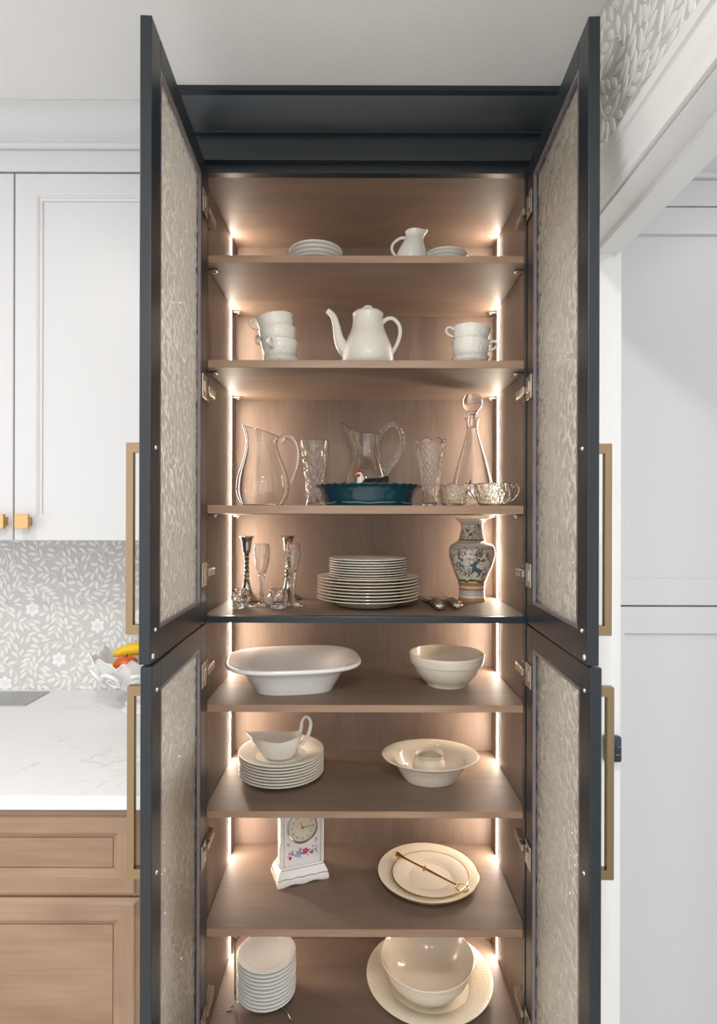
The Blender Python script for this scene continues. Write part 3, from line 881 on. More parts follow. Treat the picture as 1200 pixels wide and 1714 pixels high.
# ================================================================== shelf 1 (highest)
z = SZ[1] + 0.0004
stack(4, 'saucer', 0.0705, 0.016, 0.0112, PX(528, 1.50), 1.50, z, M['porc'], '%s white saucer in the left stack on the highest shelf', 'saucer', 'left saucer stack, top shelf', seed=3)
stack(3, 'saucer', 0.057, 0.018, 0.011, PX(744, 1.50), 1.50, z, M['porc'], '%s small white saucer beside the creamer, highest shelf', 'saucer', 'small saucer stack, top shelf', seed=4)
def lean_mod(dx, z0, z1, spout, th0, w, zs, rise=0.0):
    def f(t, r, zz):
        u = min(max((zz - z0) / (z1 - z0), 0), 1); u = u * u * (3 - 2 * u)
        q = min(max((zz - zs) / (z1 - zs), 0), 1); q = q * q
        a = (t - th0 + pi) % (2 * pi) - pi
        g = exp(-(a / w) ** 2) * q
        rr = r + spout * g if r > 0.012 else r
        return (rr * cos(t) + dx * u, rr * sin(t), zz + rise * g - (rise * 0.15 * q))
    return f
cr = thing('creamer', 'white embossed creamer with loop handle on the highest shelf', 'creamer', (PX(687, 1.5), 1.5, z))
pf = smooth_prof([(0.026, 0.0), (0.028, 0.003), (0.036, 0.012), (0.0395, 0.03), (0.037, 0.048), (0.030, 0.068), (0.0230, 0.084), (0.0220, 0.094), (0.0240, 0.103)], 4)
inn = [(max(r - 0.003, 0.004), zz) for r, zz in reversed(pf[4:])]
MB().lathe([(0, 0.001)] + pf + [(0.0225, 0.1028)] + inn + [(0, 0.006)], 48, lean_mod(0.008, 0.03, 0.1, 0.013, 0.1, 0.55, 0.07, 0.006)).build('body', M['porc_e'], cr)
arc_handle([(-0.012, 0, 0.086), (-0.028, 0, 0.086), (-0.047, 0, 0.072), (-0.050, 0, 0.055), (-0.040, 0, 0.038), (-0.0325, 0, 0.03)], [0.0042, 0.004, 0.0036, 0.0036, 0.0036, 0.0042]).build('handle', M['porc'], cr)

# ================================================================== shelf 2: coffee pot and cups
z = SZ[2] + 0.0004
d = 1.52; k = d / F
cp = thing('coffee_pot', 'white embossed coffee pot with long curved spout and lid', 'coffee pot', (PX(615, d), d, z))
byy = VY - (SZ[2] - E) * F / d
def L(px, py): return ((px - 615) * k, 0, (byy - py) * k)
pf = smooth_prof([(0.050, 0.0), (0.057, 0.004), (0.066, 0.018), (0.0685, 0.036), (0.064, 0.060), (0.055, 0.086), (0.0465, 0.105), (0.0415, 0.122), (0.0400, 0.140), (0.0410, 0.148)], 5)
MB().lathe([(0, 0.001)] + pf + [(0.0400, 0.1495), (0.037, 0.1480), (0.036, 0.138), (0, 0.136)], 56).build('body', M['porc_e'], cp)
MB().lathe([(0, 0.1470), (0.0362, 0.1485), (0.0405, 0.1498), (0.0412, 0.1512), (0.037, 0.1565), (0.026, 0.1608), (0.013, 0.1628), (0.0095, 0.1645), (0.0125, 0.167), (0.0130, 0.1700), (0.010, 0.1728), (0, 0.1738)], 48).build('lid', M['porc'], cp)
sp_path = catmull([L(602, 596), L(588, 593), L(574, 583), L(566, 566), L(562, 546), L(557, 530), L(547.5, 520.5)], 8)
MB().tube(sp_path, [0.024, 0.0225, 0.0185, 0.0135, 0.0100, 0.0085, 0.0075], 16).build('spout', M['porc'], cp)
arc_handle([L(637, 542), L(647, 534), L(658, 534), L(667, 544), L(669, 558), L(665, 573), L(659, 585), L(651, 597)], [0.006, 0.0055, 0.005, 0.005, 0.005, 0.005, 0.0055, 0.006]).build('handle', M['porc'], cp)

cup_p = [(0, 0.002), (0.021, 0.002), (0.022, 0), (0.025, 0), (0.0255, 0.005), (0.033, 0.011), (0.0395, 0.022), (0.0425, 0.038), (0.0435, 0.050), (0.0450, 0.0545), (0.0445, 0.0555), (0.0415, 0.050), (0.0400, 0.038), (0.0370, 0.024), (0.030, 0.013), (0, 0.0085)]
cup_p = [(r * 1.09, h) for r, h in cup_p]
cup_me = MB().lathe(cup_p, 48).mesh('body', M['porc_e'], True, 50)
cup_h = MB().tube(catmull([(0.0480, 0, 0.047), (0.054, 0, 0.0525), (0.064, 0, 0.0505), (0.0670, 0, 0.0430), (0.061, 0, 0.0345), (0.052, 0, 0.0305), (0.0462, 0, 0.0300)], 6), 0.0032, 8, 1.5).mesh('handle', M['porc'])
def cup_chain(x, y, z, group, items):
    pos = Vector((x, y, z)); Rm = Matrix.Identity(3)
    for (label, tilt, spin, dx, pitch) in items:
        pos = pos + Rm @ Vector((dx, 0, pitch))
        Rm = Matrix.Rotation(tilt, 3, 'Y')
        t = thing('teacup', label, 'cup', pos, 0, group)
        t.rotation_euler = (Rm @ Matrix.Rotation(spin, 3, 'Z')).to_euler()
        link('body', cup_me, t); link('handle', cup_h, t)
shal = [(r, h * 0.44) for r, h in cup_p]
sh_me = MB().lathe(shal, 48).mesh('shallow_bowl', M['porc_e'], True, 50)
x0 = PX(470, 1.49)
o = link('shallow_bowl', sh_me, None, (x0, 1.49, z)); setp(o, 'shallow white bowl under the leaning cups, left of coffee pot', 'bowl')
cup_chain(x0, 1.49, z, 'leaning stack of cups by the coffee pot spout', [
    ('lowest of three leaning white cups left of coffee pot', -0.05, -1.85, -0.002, 0.0108),
    ('middle of three leaning white cups left of coffee pot', -0.11, 2.75, -0.0005, 0.0325),
    ('topmost of three leaning white cups left of coffee pot', -0.17, 3.45, -0.0003, 0.0328)])
x0 = PX(786, 1.48)
o = link('shallow_bowl', sh_me, None, (x0, 1.48, z)); setp(o, 'shallow white bowl under two stacked cups right of coffee pot', 'bowl')
cup_chain(x0, 1.48, z, 'two stacked cups right of the coffee pot', [
    ('lower of two stacked white cups right of coffee pot', 0.02, -0.35, 0.001, 0.0105),
    ('upper of two stacked white cups right of coffee pot', 0.07, 3.25, -0.002, 0.0345)])

# ================================================================== shelf 3: glassware and teal dish
z = SZ[3] + 0.0004
d = 1.55; k = d / F
def glass_walls(outer, t, base):
    """outer profile bottom->top; returns closed profile with inner wall"""
    inner = [(max(r - t, 0.002), zz) for r, zz in reversed(outer) if zz > base]
    top = outer[-1]
    return [(0, outer[0][1])] + outer + [(top[0] - t * 0.35, top[1] + t * 0.35)] + inner + [(max(inner[-1][0] * 0.7, 0.001), base), (0, base)]
gp = thing('glass_pitcher', 'plain clear glass pitcher with slanted rim at the left of the shelf', 'pitcher', (PX(440, d), d, z))
pf = smooth_prof([(0.044, 0.0), (0.053, 0.002), (0.0630, 0.016), (0.0700, 0.036), (0.0712, 0.056), (0.0660, 0.086), (0.0555, 0.118), (0.0450, 0.146), (0.0395, 0.168), (0.0395, 0.185), (0.0425, 0.200)], 5)
def pit_mod(t, r, zz):
    q = min(max((zz - 0.10) / 0.10, 0), 1); q = q * q
    c = -cos(t)
    g = exp(-(((t - pi + pi) % (2 * pi) - pi) / 0.5) ** 2)
    rr = r + (0.014 * g * q if r > 0.03 else 0)
    return (rr * cos(t), rr * sin(t), zz + q * 0.012 * c + 0.006 * g * q)
MB().lathe(glass_walls(pf, 0.0032, 0.006), 64, pit_mod).build('body', M['glass'], gp)
MB().tube(catmull([(0.0445, 0, 0.176), (0.058, 0, 0.190), (0.078, 0, 0.182), (0.090, 0, 0.155), (0.090, 0, 0.120), (0.080, 0, 0.086), (0.0720, 0, 0.066)], 8), [0.0085, 0.0075, 0.006, 0.0055, 0.0055, 0.006, 0.007], 10, 0.8).build('handle', M['glass'], gp)

def cut_mod(nf, zf, amp, zlo, zhi, scallop=0.0, nsc=8, ztop=0.0):
    def f(t, r, zz):
        a = 0.0
        if zlo < zz < zhi and r > 0.012:
            p = t * nf / (2 * pi); q = zz * zf
            dia = abs(((p + q) % 1) - 0.5) + abs(((p - q) % 1) - 0.5)
            a = amp * (dia - 0.5)
        s = 0.0
        if scallop and zz > ztop - 0.004: s = scallop * (abs(sin(t * nsc / 2)) - 0.5)
        return ((r + a) * cos(t), (r + a) * sin(t), zz + s)
    return f
def dense(prof, step):
    out = [prof[0]]
    for a, b in zip(prof, prof[1:]):
        n = max(1, int(abs(b[1] - a[1]) / step))
        for i in range(1, n + 1): out.append((a[0] + (b[0] - a[0]) * i / n, a[1] + (b[1] - a[1]) * i / n))
    return out
def crystal(name, label, cat, x, d, z, outer, t, base, mod, segs=72, m='crystal', group=None, parts=()):
    pr = glass_walls(dense(outer, 0.0035), t, base)
    no = len(dense(outer, 0.0035)) + 1
    o = MB().lathe(pr, segs, mod).build(name, M[m], None, loc=(PX(x, d), d, z), smooth=True, ang=14)
    return setp(o, label, cat, group)
vz = 0.178
crystal('cut_glass_vase', 'cut crystal vase with a plain rim between the two pitchers', 'vase', 526, 1.665, z,
        smooth_prof([(0.0255, 0.0), (0.0293, 0.002), (0.0288, 0.010), (0.0250, 0.023), (0.0256, 0.048), (0.0283, 0.085), (0.0330, 0.122), (0.0390, 0.155), (0.0437, 0.180), (0.0453, 0.191)], 3), 0.0045, 0.010, cut_mod(12, 26, 0.0038, 0.03, 0.172))
crystal('cut_glass_vase', 'cut crystal vase with a scalloped rim right of the teal dish', 'vase', 720, 1.60, z,
        [(0.0240, 0.0), (0.0270, 0.002), (0.0240, 0.010), (0.0190, 0.024), (0.0215, 0.040), (0.0250, 0.070), (0.0310, 0.110), (0.0385, 0.155), (0.0440, 0.184)], 0.0042, 0.012, cut_mod(16, 48, 0.0026, 0.045, 0.178, 0.008, 8, 0.184))

d2 = 1.720; k2 = d2 / F
mp_ = thing('cut_glass_pitcher', 'cut glass pitcher with high spout and ribbed handle behind the teal dish', 'pitcher', (PX(613, d2), d2, z))
by2 = VY - (SZ[3] - E) * F / d2
pf = smooth_prof([(0.050, 0.0), (0.056, 0.003), (0.062, 0.02), (0.0655, 0.050), (0.0655, 0.075), (0.060, 0.100), (0.050, 0.130), (0.0420, 0.155), (0.0385, 0.180), (0.0385, 0.205), (0.0410, 0.226)], 5)
def mp_mod(t, r, zz):
    q = min(max((zz - 0.15) / 0.076, 0), 1); q = q ** 1.6
    g = exp(-(((t) % (2 * pi) - pi) / 0.55) ** 2)
    a = 0.0
    if zz < 0.088 and r > 0.03 and zz > 0.012:
        p = t * 14 / (2 * pi); w = zz * 34
        a = 0.0032 * (abs(((p + w) % 1) - 0.5) + abs(((p - w) % 1) - 0.5) - 0.5)
    elif zz > 0.09 and r > 0.03: a = 0.0012 * cos(t * 10)
    rr = r + a + (0.036 * g * q if r > 0.028 else 0)
    return (rr * cos(t), rr * sin(t), zz + 0.034 * g * q - 0.006 * q)
MB().lathe(glass_walls(dense(pf, 0.004), 0.004, 0.007), 72, mp_mod).build('body', M['crystal'], mp_, ang=14)
def L2(px, py): return ((px - 613) * k2, 0, (by2 - py) * k2)
hp_ = catmull([L2(633, 735), L2(640, 722), L2(652, 711), L2(664, 712), L2(672, 728), L2(672, 748), L2(663, 768), L2(650, 784), L2(645, 796)], 7)
rr_ = [0.0068 + 0.0009 * cos(i * 1.9) for i in range(len(hp_))]
MB().tube(hp_, rr_, 10, 0.9).build('handle', M['crystal'], mp_, ang=20)

# teal pie dish with fluted rim
pd = thing('pie_dish', 'teal stoneware pie dish with fluted rim on the glassware shelf', 'pie dish', (PX(616.5, 1.531), 1.531, z))
def flute(t, r, zz):
    q = min(max((r - 0.122) / 0.02, 0), 1) * (1 if zz > 0.03 else 0)
    w = cos(t * 34)
    return ((r + 0.0010 * q * w) * cos(t), (r + 0.0010 * q * w) * sin(t), zz + 0.0013 * q * w)
dp = [(0, 0.002), (0.104, 0.002), (0.108, 0.0), (0.114, 0.0), (0.1165, 0.004), (0.1215, 0.022), (0.1275, 0.040), (0.1330, 0.048), (0.1415, 0.0515), (0.1435, 0.0535), (0.1425, 0.0560), (0.1330, 0.0545), (0.1255, 0.0470), (0.1170, 0.024), (0.1110, 0.0090), (0, 0.0075)]
MB().lathe(dp, 136, flute, sy=0.85).build('dish', M['teal'], pd)
MB().lathe([(0.11735, 0.0068), (0.1180, 0.0080), (0.1184, 0.0096), (0.1180, 0.0085)], 96, lambda t, r, zz: (r * cos(t), r * sin(t), zz + 0.0012 * sin(5 * t) + 0.0006 * sin(13 * t)), sy=0.85).build('glaze_line', M['teal_line'], pd)
# hen figurine in the dish
hn = thing('hen_figurine', 'small ceramic hen with white head, red comb and speckled black body in teal dish', 'figurine', (PX(621, 1.535), 1.535, z + 0.0080))
rings = []
spine = [(-0.032, 0.042, 0.006, 0.006), (-0.027, 0.038, 0.018, 0.022), (-0.015, 0.0355, 0.0245, 0.032), (0.000, 0.0345, 0.0260, 0.0340), (0.014, 0.0365, 0.0235, 0.0320), (0.026, 0.0440, 0.0175, 0.0260), (0.036, 0.0540, 0.0120, 0.0190), (0.044, 0.0630, 0.0070, 0.0130), (0.048, 0.0670, 0.0015, 0.003)]
for (xx, zc, ry, rz) in spine:
    rings.append([(xx, ry * cos(2 * pi * j / 20), max(zc + rz * sin(2 * pi * j / 20), 0.0)) for j in range(20)])
MB().loft(rings).build('body', M['black_gl'], hn)
nk = catmull([(-0.019, 0, 0.034), (-0.026, 0, 0.052), (-0.028, 0, 0.066), (-0.030, 0, 0.076)], 6)
hb = MB().tube(nk, [0.0155, 0.0125, 0.0095, 0.0075], 14)
hb.lathe([(0, -0.009), (0.006, -0.007), (0.0088, 0), (0.006, 0.007), (0, 0.009)], 14, c=(-0.031, 0, 0.076))
hb.build('head', M['hen_white'], hn)
cb_ = MB()
for i, (xx, zz, r) in enumerate([(-0.036, 0.085, 0.0038), (-0.031, 0.088, 0.0045), (-0.0255, 0.0865, 0.004), (-0.036, 0.069, 0.0036), (-0.0375, 0.0635, 0.003), (-0.034, 0.075, 0.0052)]):
    cb_.lathe([(0, -r), (r * 0.8, -r * 0.6), (r, 0), (r * 0.8, r * 0.6), (0, r)], 10, c=(xx, -0.006 if i == 5 else 0, zz))
cb_.build('comb_and_wattle', M['hen_red'], hn)
MB().lathe([(0.003, 0), (0.0018, 0.004), (0, 0.007)], 8).xform(Matrix.Translation((-0.038, 0, 0.0755)) @ Matrix.Rotation(-pi / 2, 4, 'Y')).build('beak', M['v_orange'], hn)

# decanter
d3 = 1.63
dc = thing('decanter', 'tall clear glass decanter with round ball stopper', 'decanter', (PX(790, d3), d3, z))
pf = smooth_prof([(0.058, 0.0), (0.066, 0.003), (0.0675, 0.010), (0.0645, 0.030), (0.0560, 0.070), (0.0455, 0.110), (0.0345, 0.150), (0.0235, 0.188), (0.0170, 0.214), (0.0155, 0.232), (0.0170, 0.245), (0.0215, 0.253)], 5)
MB().lathe(glass_walls(pf, 0.0028, 0.009), 56).build('body', M['glass'], dc)
MB().lathe(smooth_prof([(0.0, 0.2290), (0.0095, 0.2295), (0.0115, 0.2520), (0.0110, 0.2570), (0.0100, 0.2620), (0.0160, 0.2720), (0.0245, 0.2830), (0.0282, 0.2960), (0.0262, 0.3100), (0.0180, 0.3200), (0.0, 0.3248)], 4), 40).build('stopper', M['glass'], dc)

# pressed glass creamer and sugar bowl
gc = thing('glass_creamer', 'small pressed glass creamer with pointed spout in front of decanter', 'creamer', (PX(759, 1.50), 1.50, z))
pf = dense(smooth_prof([(0.024, 0.0), (0.027, 0.002), (0.032, 0.008), (0.0355, 0.022), (0.0355, 0.040), (0.0365, 0.055)], 3), 0.004)
def gc_mod(t, r, zz):
    q = min(max((zz - 0.03) / 0.025, 0), 1)
    a = (t + pi) % (2 * pi) - pi
    g = exp(-(a / 0.5) ** 2)
    f = 0.0013 * abs(sin(t * 6 + zz * 60)) if r > 0.02 and zz > 0.004 else 0
    rr = r + f + (0.009 * g * q if r > 0.015 else 0)
    return (rr * cos(t), rr * sin(t), zz + 0.013 * g * q + (0.003 * sin(6 * t) * q))
MB().lathe(glass_walls(pf, 0.0035, 0.006), 60, gc_mod).build('body', M['press'], gc, ang=20)
arc_handle([(-0.0345, 0, 0.050), (-0.045, 0, 0.054), (-0.052, 0, 0.042), (-0.047, 0, 0.026), (-0.0355, 0, 0.016)], 0.0036).build('handle', M['press'], gc)
gs = thing('glass_sugar_bowl', 'pressed glass sugar bowl with two handles, rightmost on the glassware shelf', 'sugar bowl', (PX(826, 1.468), 1.468, z))
pf = dense(smooth_prof([(0.028, 0.0), (0.032, 0.002), (0.040, 0.010), (0.0455, 0.025), (0.0470, 0.042), (0.0480, 0.056)], 3), 0.004)
MB().lathe(glass_walls(pf, 0.0038, 0.006), 72, lambda t, r, zz: ((r + (0.0015 * abs(sin(t * 6 + zz * 70)) if r > 0.03 else 0)) * cos(t), (r + (0.0015 * abs(sin(t * 6 + zz * 70)) if r > 0.03 else 0)) * sin(t), zz)).build('body', M['press'], gs, ang=20)
for sx in (-1, 1):
    arc_handle([(sx * 0.0455, 0, 0.046), (sx * 0.055, 0, 0.055), (sx * 0.0625, 0, 0.049), (sx * 0.062, 0, 0.036), (sx * 0.053, 0, 0.022), (sx * 0.0435, 0, 0.015)], 0.0036).build('handle', M['press'], gs)

# ================================================================== fixed shelf: plates, candlesticks, vase
z = MZ + 0.0004
px_, py_ = PX(616, 1.58), 1.58
stack(8, 'dinner_plate', 0.1400, 0.0245, 0.0083, px_, py_, z, M['cream'], '%s plate of the large dinner plates on the middle shelf', 'plate', 'large dinner plates in the middle stack', jit=0.0005, seed=7)
stack(8, 'salad_plate', 0.1075, 0.0190, 0.0068, px_, py_, z + 7 * 0.0083 + 0.0070, M['porc_e'], '%s small plate piled upon the dinner plates, middle shelf', 'plate', 'small plates on top of the dinner plates', jit=0.0004, seed=8)
def candlestick(x, d, label, h=0.187):
    c = thing('candlestick', label, 'candlestick', (PX(x, d), d, z), 0, 'pair of silver candlesticks')
    MB().lathe([(0, 0.001), (0.040, 0.0), (0.0415, 0.002), (0.040, 0.005), (0.034, 0.008), (0.025, 0.014), (0.017, 0.026), (0.0115, 0.042), (0.0092, 0.056), (0.0100, 0.058), (0, 0.058)], 40).build('base', M['silver'], c)
    st = MB()
    for ph in (0, pi):
        st.tube([(0.0040 * cos(ph + q * 2 * pi * 3.2), 0.0040 * sin(ph + q * 2 * pi * 3.2), 0.0575 + q * 0.080) for q in [i / 48 for i in range(49)]], 0.0042, 8)
    st.build('twisted_stem', M['silver'], c)
    MB().lathe([(0, 0.1375), (0.0085, 0.1375), (0.0110, 0.141), (0.0125, 0.150), (0.0135, 0.165), (0.0165, 0.178), (0.0215, 0.1850), (0.0232, 0.1862), (0.0215, 0.1872), (0.0130, 0.1860), (0.0105, 0.1850), (0.0105, 0.150), (0, 0.150)], 36).build('candle_cup', M['silver'], c)
candlestick(413, 1.655, 'twisted silver candlestick, the left one of the pair')
candlestick(481.5, 1.70, 'twisted silver candlestick standing behind the champagne flute with a red mark')
fl_o = dense(smooth_prof([(0.0335, 0.0), (0.0345, 0.0010), (0.030, 0.0030), (0.014, 0.0060), (0.0068, 0.012), (0.0050, 0.030), (0.0052, 0.060), (0.0075, 0.080), (0.0120, 0.095), (0.0180, 0.117), (0.0208, 0.138), (0.0206, 0.155), (0.0195, 0.168)], 3), 0.004)
fl_i = [(r - 0.0016, zz) for r, zz in reversed(fl_o) if zz > 0.088]
def fl_mod(t, r, zz):
    a = 0.0
    if 0.085 < zz < 0.150 and r > 0.0075: a = 0.0011 * abs(sin(5 * t + zz * 60))
    elif 0.02 < zz <= 0.08: a = 0.0006 * cos(6 * t)
    return ((r + a) * cos(t), (r + a) * sin(t), zz)
fl_me = MB().lathe([(0, 0.0)] + fl_o + [(0.0189, 0.1685)] + fl_i + [(0, 0.087)], 48, fl_mod).mesh('champagne_flute', M['crystal'], True, 20)
o = link('champagne_flute', fl_me, None, (PX(438.5, 1.566), 1.566, z)); setp(o, 'clear champagne flute without any mark, between the two candlesticks', 'glass', 'pair of champagne flutes')
o2 = link('champagne_flute', fl_me, None, (PX(489.5, 1.572), 1.572, z)); setp(o2, 'champagne flute with a small red mark near its rim', 'glass', 'pair of champagne flutes')
rm = MB()
rnd = random.Random(2)
for i in range(11):
    a = -pi / 2 + 0.16 + (i - 5) * 0.125
    h0 = 0.1535 + (0.0010 if i % 3 else 0.0); h1 = h0 + (0.0040 if i % 2 else 0.0028)
    rm.add([(0.0213 * cos(a - 0.045), 0.0213 * sin(a - 0.045), h0), (0.0213 * cos(a + 0.045), 0.0213 * sin(a + 0.045), h0), (0.0210 * cos(a + 0.05), 0.0210 * sin(a + 0.05), h1), (0.0210 * cos(a - 0.02), 0.0210 * sin(a - 0.02), h1)], [(0, 1, 2, 3)])
for i in range(10):
    a = -pi / 2 + 0.16 + (i - 4.5) * 0.125
    rm.add([(0.0213 * cos(a - 0.07), 0.0213 * sin(a - 0.07), 0.1540), (0.0213 * cos(a + 0.07), 0.0213 * sin(a + 0.07), 0.1540), (0.0213 * cos(a + 0.07), 0.0213 * sin(a + 0.07), 0.1550), (0.0213 * cos(a - 0.07), 0.0213 * sin(a - 0.07), 0.1550)], [(0, 1, 2, 3)])
setp(rm.build('red_mark', M['red'], o2, smooth=False), 'small red lettering')
vo_o = dense([(0.0170, 0.0), (0.0205, 0.002), (0.0215, 0.008), (0.0195, 0.014), (0.0250, 0.024), (0.0262, 0.032), (0.0230, 0.040), (0.0245, 0.047), (0.0245, 0.049)], 0.003)
def vo_mod(t, r, zz):
    a = 0.0
    if r > 0.012:
        p = t * 8 / (2 * pi); q = zz * 38
        a = 0.0030 * (abs(((p + q) % 1) - 0.5) + abs(((p - q) % 1) - 0.5) - 0.5) if zz < 0.044 else 0
    return ((r + a) * cos(t), (r + a) * sin(t), zz)
vo_me = MB().lathe(glass_walls(vo_o, 0.0055, 0.018), 64, vo_mod).mesh('candle_holder', M['crystal'], True, 12)
G = 'pair of small crystal candle holders'
o = link('candle_holder', vo_me, None, (PX(403, 1.515), 1.515, z)); setp(o, 'small cut crystal candle holder at the far left, beside light strip', 'candle holder', G)
o = link('candle_holder', vo_me, None, (PX(466, 1.515), 1.515, z), (0, 0, 0.4)); setp(o, 'small cut crystal candle holder in front of the champagne flutes', 'candle holder', G)

# two servers with ornate handles
def server(label, x0, y0, x1, y1, blade_up, tilt):
    a = atan2(y1 - y0, x1 - x0); Lh = hypot(x1 - x0, y1 - y0)
    t = thing('serving_knife', label, 'server', (x0, y0, z), a)   # x axis runs towards the blade
    prof = smooth_prof([(0.0, 0.0), (0.0075, 0.002), (0.0125, 0.010), (0.0135, 0.020), (0.0110, 0.034), (0.0095, 0.048), (0.0120, 0.060), (0.0135, 0.074), (0.0105, 0.090), (0.0070, 0.100), (0.0, 0.102)], 4)
    MB().lathe(dense(prof, 0.0025), 24, lambda th, r, zz: (zz, (r + 0.0012 * cos(7 * th + zz * 190) * (r > 0.004)) * cos(th), 0.0130 + 0.86 * (r + 0.0012 * cos(7 * th + zz * 190) * (r > 0.004)) * sin(th))).build('handle', M['silver_o'], t, ang=60)
    w = 0.018
    bp = [(0.096, -0.004), (0.112, -0.008), (0.135, -w), (0.185, -w * 1.1), (0.205, 0.0), (0.185, w * 1.1), (0.135, w), (0.112, 0.008), (0.096, 0.004)]
    ca, sa = cos(tilt), sin(tilt)
    MB().prism(bp, lambda u, v: (u, v * ca, 0.0112 + (u - 0.096) * blade_up + v * sa), lambda u, v: (u, v * ca - 0.0012 * sa, 0.0124 + (u - 0.096) * blade_up + v * sa)).build('blade', M['silver'], t, smooth=False)
server('silver server with ornate handle lying beside the plates', PX(738, 1.468), 1.468, PX(711, 1.70), 1.70, -0.02, 0.28)
server('silver server with ornate handle lying nearer the painted vase', PX(768, 1.482), 1.482, PX(738, 1.715), 1.715, 0.07, 0.62)

# painted vase
dv = 1.668
va = thing('painted_vase', 'painted ceramic vase with leaping deer, flowers and ochre bands', 'vase', (PX(790, dv), dv, z))
vp = smooth_prof([(0.0375, 0.0), (0.0390, 0.003), (0.0380, 0.014), (0.0365, 0.030), (0.0372, 0.044), (0.0400, 0.056), (0.0490, 0.080), (0.0590, 0.106), (0.0652, 0.130), (0.0660, 0.144), (0.0625, 0.158), (0.0520, 0.168), (0.0410, 0.1735), (0.0365, 0.182), (0.0325, 0.200), (0.0310, 0.214), (0.0335, 0.226), (0.0420, 0.235), (0.0470, 0.2385)], 5)
vin = [(max(r - 0.004, 0.01), zz) for r, zz in reversed(vp) if zz > 0.008]
MB().lathe([(0, 0.0)] + vp + [(0.0470, 0.2405), (0.0440, 0.2405)] + vin + [(0, 0.008)], 64).build('body', M['vase'], va)
def vr(h):
    for (r0, z0), (r1, z1) in zip(vp, vp[1:]):
        if z0 <= h <= z1 and z1 > z0: return r0 + (r1 - r0) * (h - z0) / (z1 - z0)
    return vp[-1][0] if h > 0.2 else vp[0][0]
VA = atan2(-dv, -PX(790, dv))          # direction towards the camera
def wrap(mb, poly, cu, cv, sc=1.0, rot=0.0, lift=0.0005):
    """poly in metres (u right as seen, v up) wrapped on the vase"""
    pts = []
    rc = vr(cv)
    for u, v in poly:
        u, v = u * sc, v * sc
        u, v = u * cos(rot) - v * sin(rot), u * sin(rot) + v * cos(rot)
        h = cv + v; a = VA + (cu + u) / rc
        r = vr(h) + lift
        pts.append((r * cos(a), r * sin(a), h))
    mb.add(pts, [tuple(range(len(pts)))])
def ribbon(mb, path, w, cu, cv, sc=1.0, rot=0.0):
    for (a, b) in zip(path, path[1:]):
        dx, dy = b[0] - a[0], b[1] - a[1]; l = hypot(dx, dy) or 1
        nx, ny = -dy / l * w / sc, dx / l * w / sc
        wrap(mb, [(a[0] + nx, a[1] + ny), (a[0] - nx, a[1] - ny), (b[0] - nx, b[1] - ny), (b[0] + nx, b[1] + ny)], cu, cv, sc, rot)
def band(mb, h0, h1):
    n = max(2, int((h1 - h0) / 0.002) + 1)
    mb.lathe([(vr(h0 + (h1 - h0) * i / (n - 1)) + 0.0004, h0 + (h1 - h0) * i / (n - 1)) for i in range(n)], 64)
b1 = MB(); band(b1, 0.0015, 0.0095); band(b1, 0.0335, 0.0375); band(b1, 0.0465, 0.0540); b1.build('ochre_bands', M['v_orange'], va)
b2 = MB()
for h in (0.0100, 0.0325, 0.0380, 0.0460, 0.0545, 0.1595, 0.2285): band(b2, h, h + 0.0010)
b2.build('dark_lines', M['v_dark'], va)
b3 = MB()
for i in range(28):
    a = (i - 14) * 0.0085
    arc = [(-0.004 + 0.008 * j / 8, 0.006 * sin(pi * j / 8)) for j in range(9)]
    ribbon(b3, arc, 0.0006, a, 0.0250, 1.0, pi)
    wrap(b3, [(0.002 * cos(q * pi / 4), 0.002 * sin(q * pi / 4)) for q in range(8)], a, 0.0285)
    ribbon(b3, [(-0.003 + 0.006 * j / 6, 0.0045 * sin(pi * j / 6)) for j in range(7)], 0.0005, a * 0.95, 0.2205)
b3.build('navy_scallops', M['v_navy'], va, smooth=False)
b4 = MB()
for i in range(22):
    ribbon(b4, [(-0.004 + 0.008 * j / 6, 0.004 * sin(pi * j / 6)) for j in range(7)], 0.0007, (i - 11) * 0.0095, 0.1520)
    wrap(b4, [(0.0011 * cos(q * pi / 3), 0.0011 * sin(q * pi / 3)) for q in range(6)], (i - 11) * 0.0075, 0.0420)
rv = random.Random(5)
leafp = [(0, 0), (0.003, 0.0022), (0.007, 0.0018), (0.010, 0.0), (0.007, -0.0016), (0.003, -0.002)]
b5, b6, b7 = MB(), MB(), MB()
for i in range(84):
    u = rv.uniform(-0.085, 0.085); h = rv.uniform(0.070, 0.150)
    if -0.003 < u < 0.034 and 0.07 < h < 0.118: continue
    sc = rv.uniform(0.7, 1.2); ro = rv.uniform(0, 6.28)
    sp_ = [((0.001 + 0.0011 * j) * cos(j * 0.62), (0.001 + 0.0011 * j) * sin(j * 0.62)) for j in range(10)]
    ribbon(b4, sp_, 0.00058, u, h, sc, ro)
    wrap([b5, b6][i % 2], leafp, u + rv.uniform(-0.006, 0.006), h + rv.uniform(-0.006, 0.006), sc * 0.8, ro + 1.0, 0.0007)
for i in range(40):
    u = rv.uniform(-0.05, 0.05); h = rv.uniform(0.184, 0.220)
    ro = rv.uniform(0, 6.28)
    ribbon(b4, [((0.001 + 0.0009 * j) * cos(j * 0.62), (0.001 + 0.0009 * j) * sin(j * 0.62)) for j in range(9)], 0.0004, u, h, 0.8, ro)
    wrap([b5, b6][i % 2], leafp, u, h, 0.55, ro + 2.0, 0.0007)
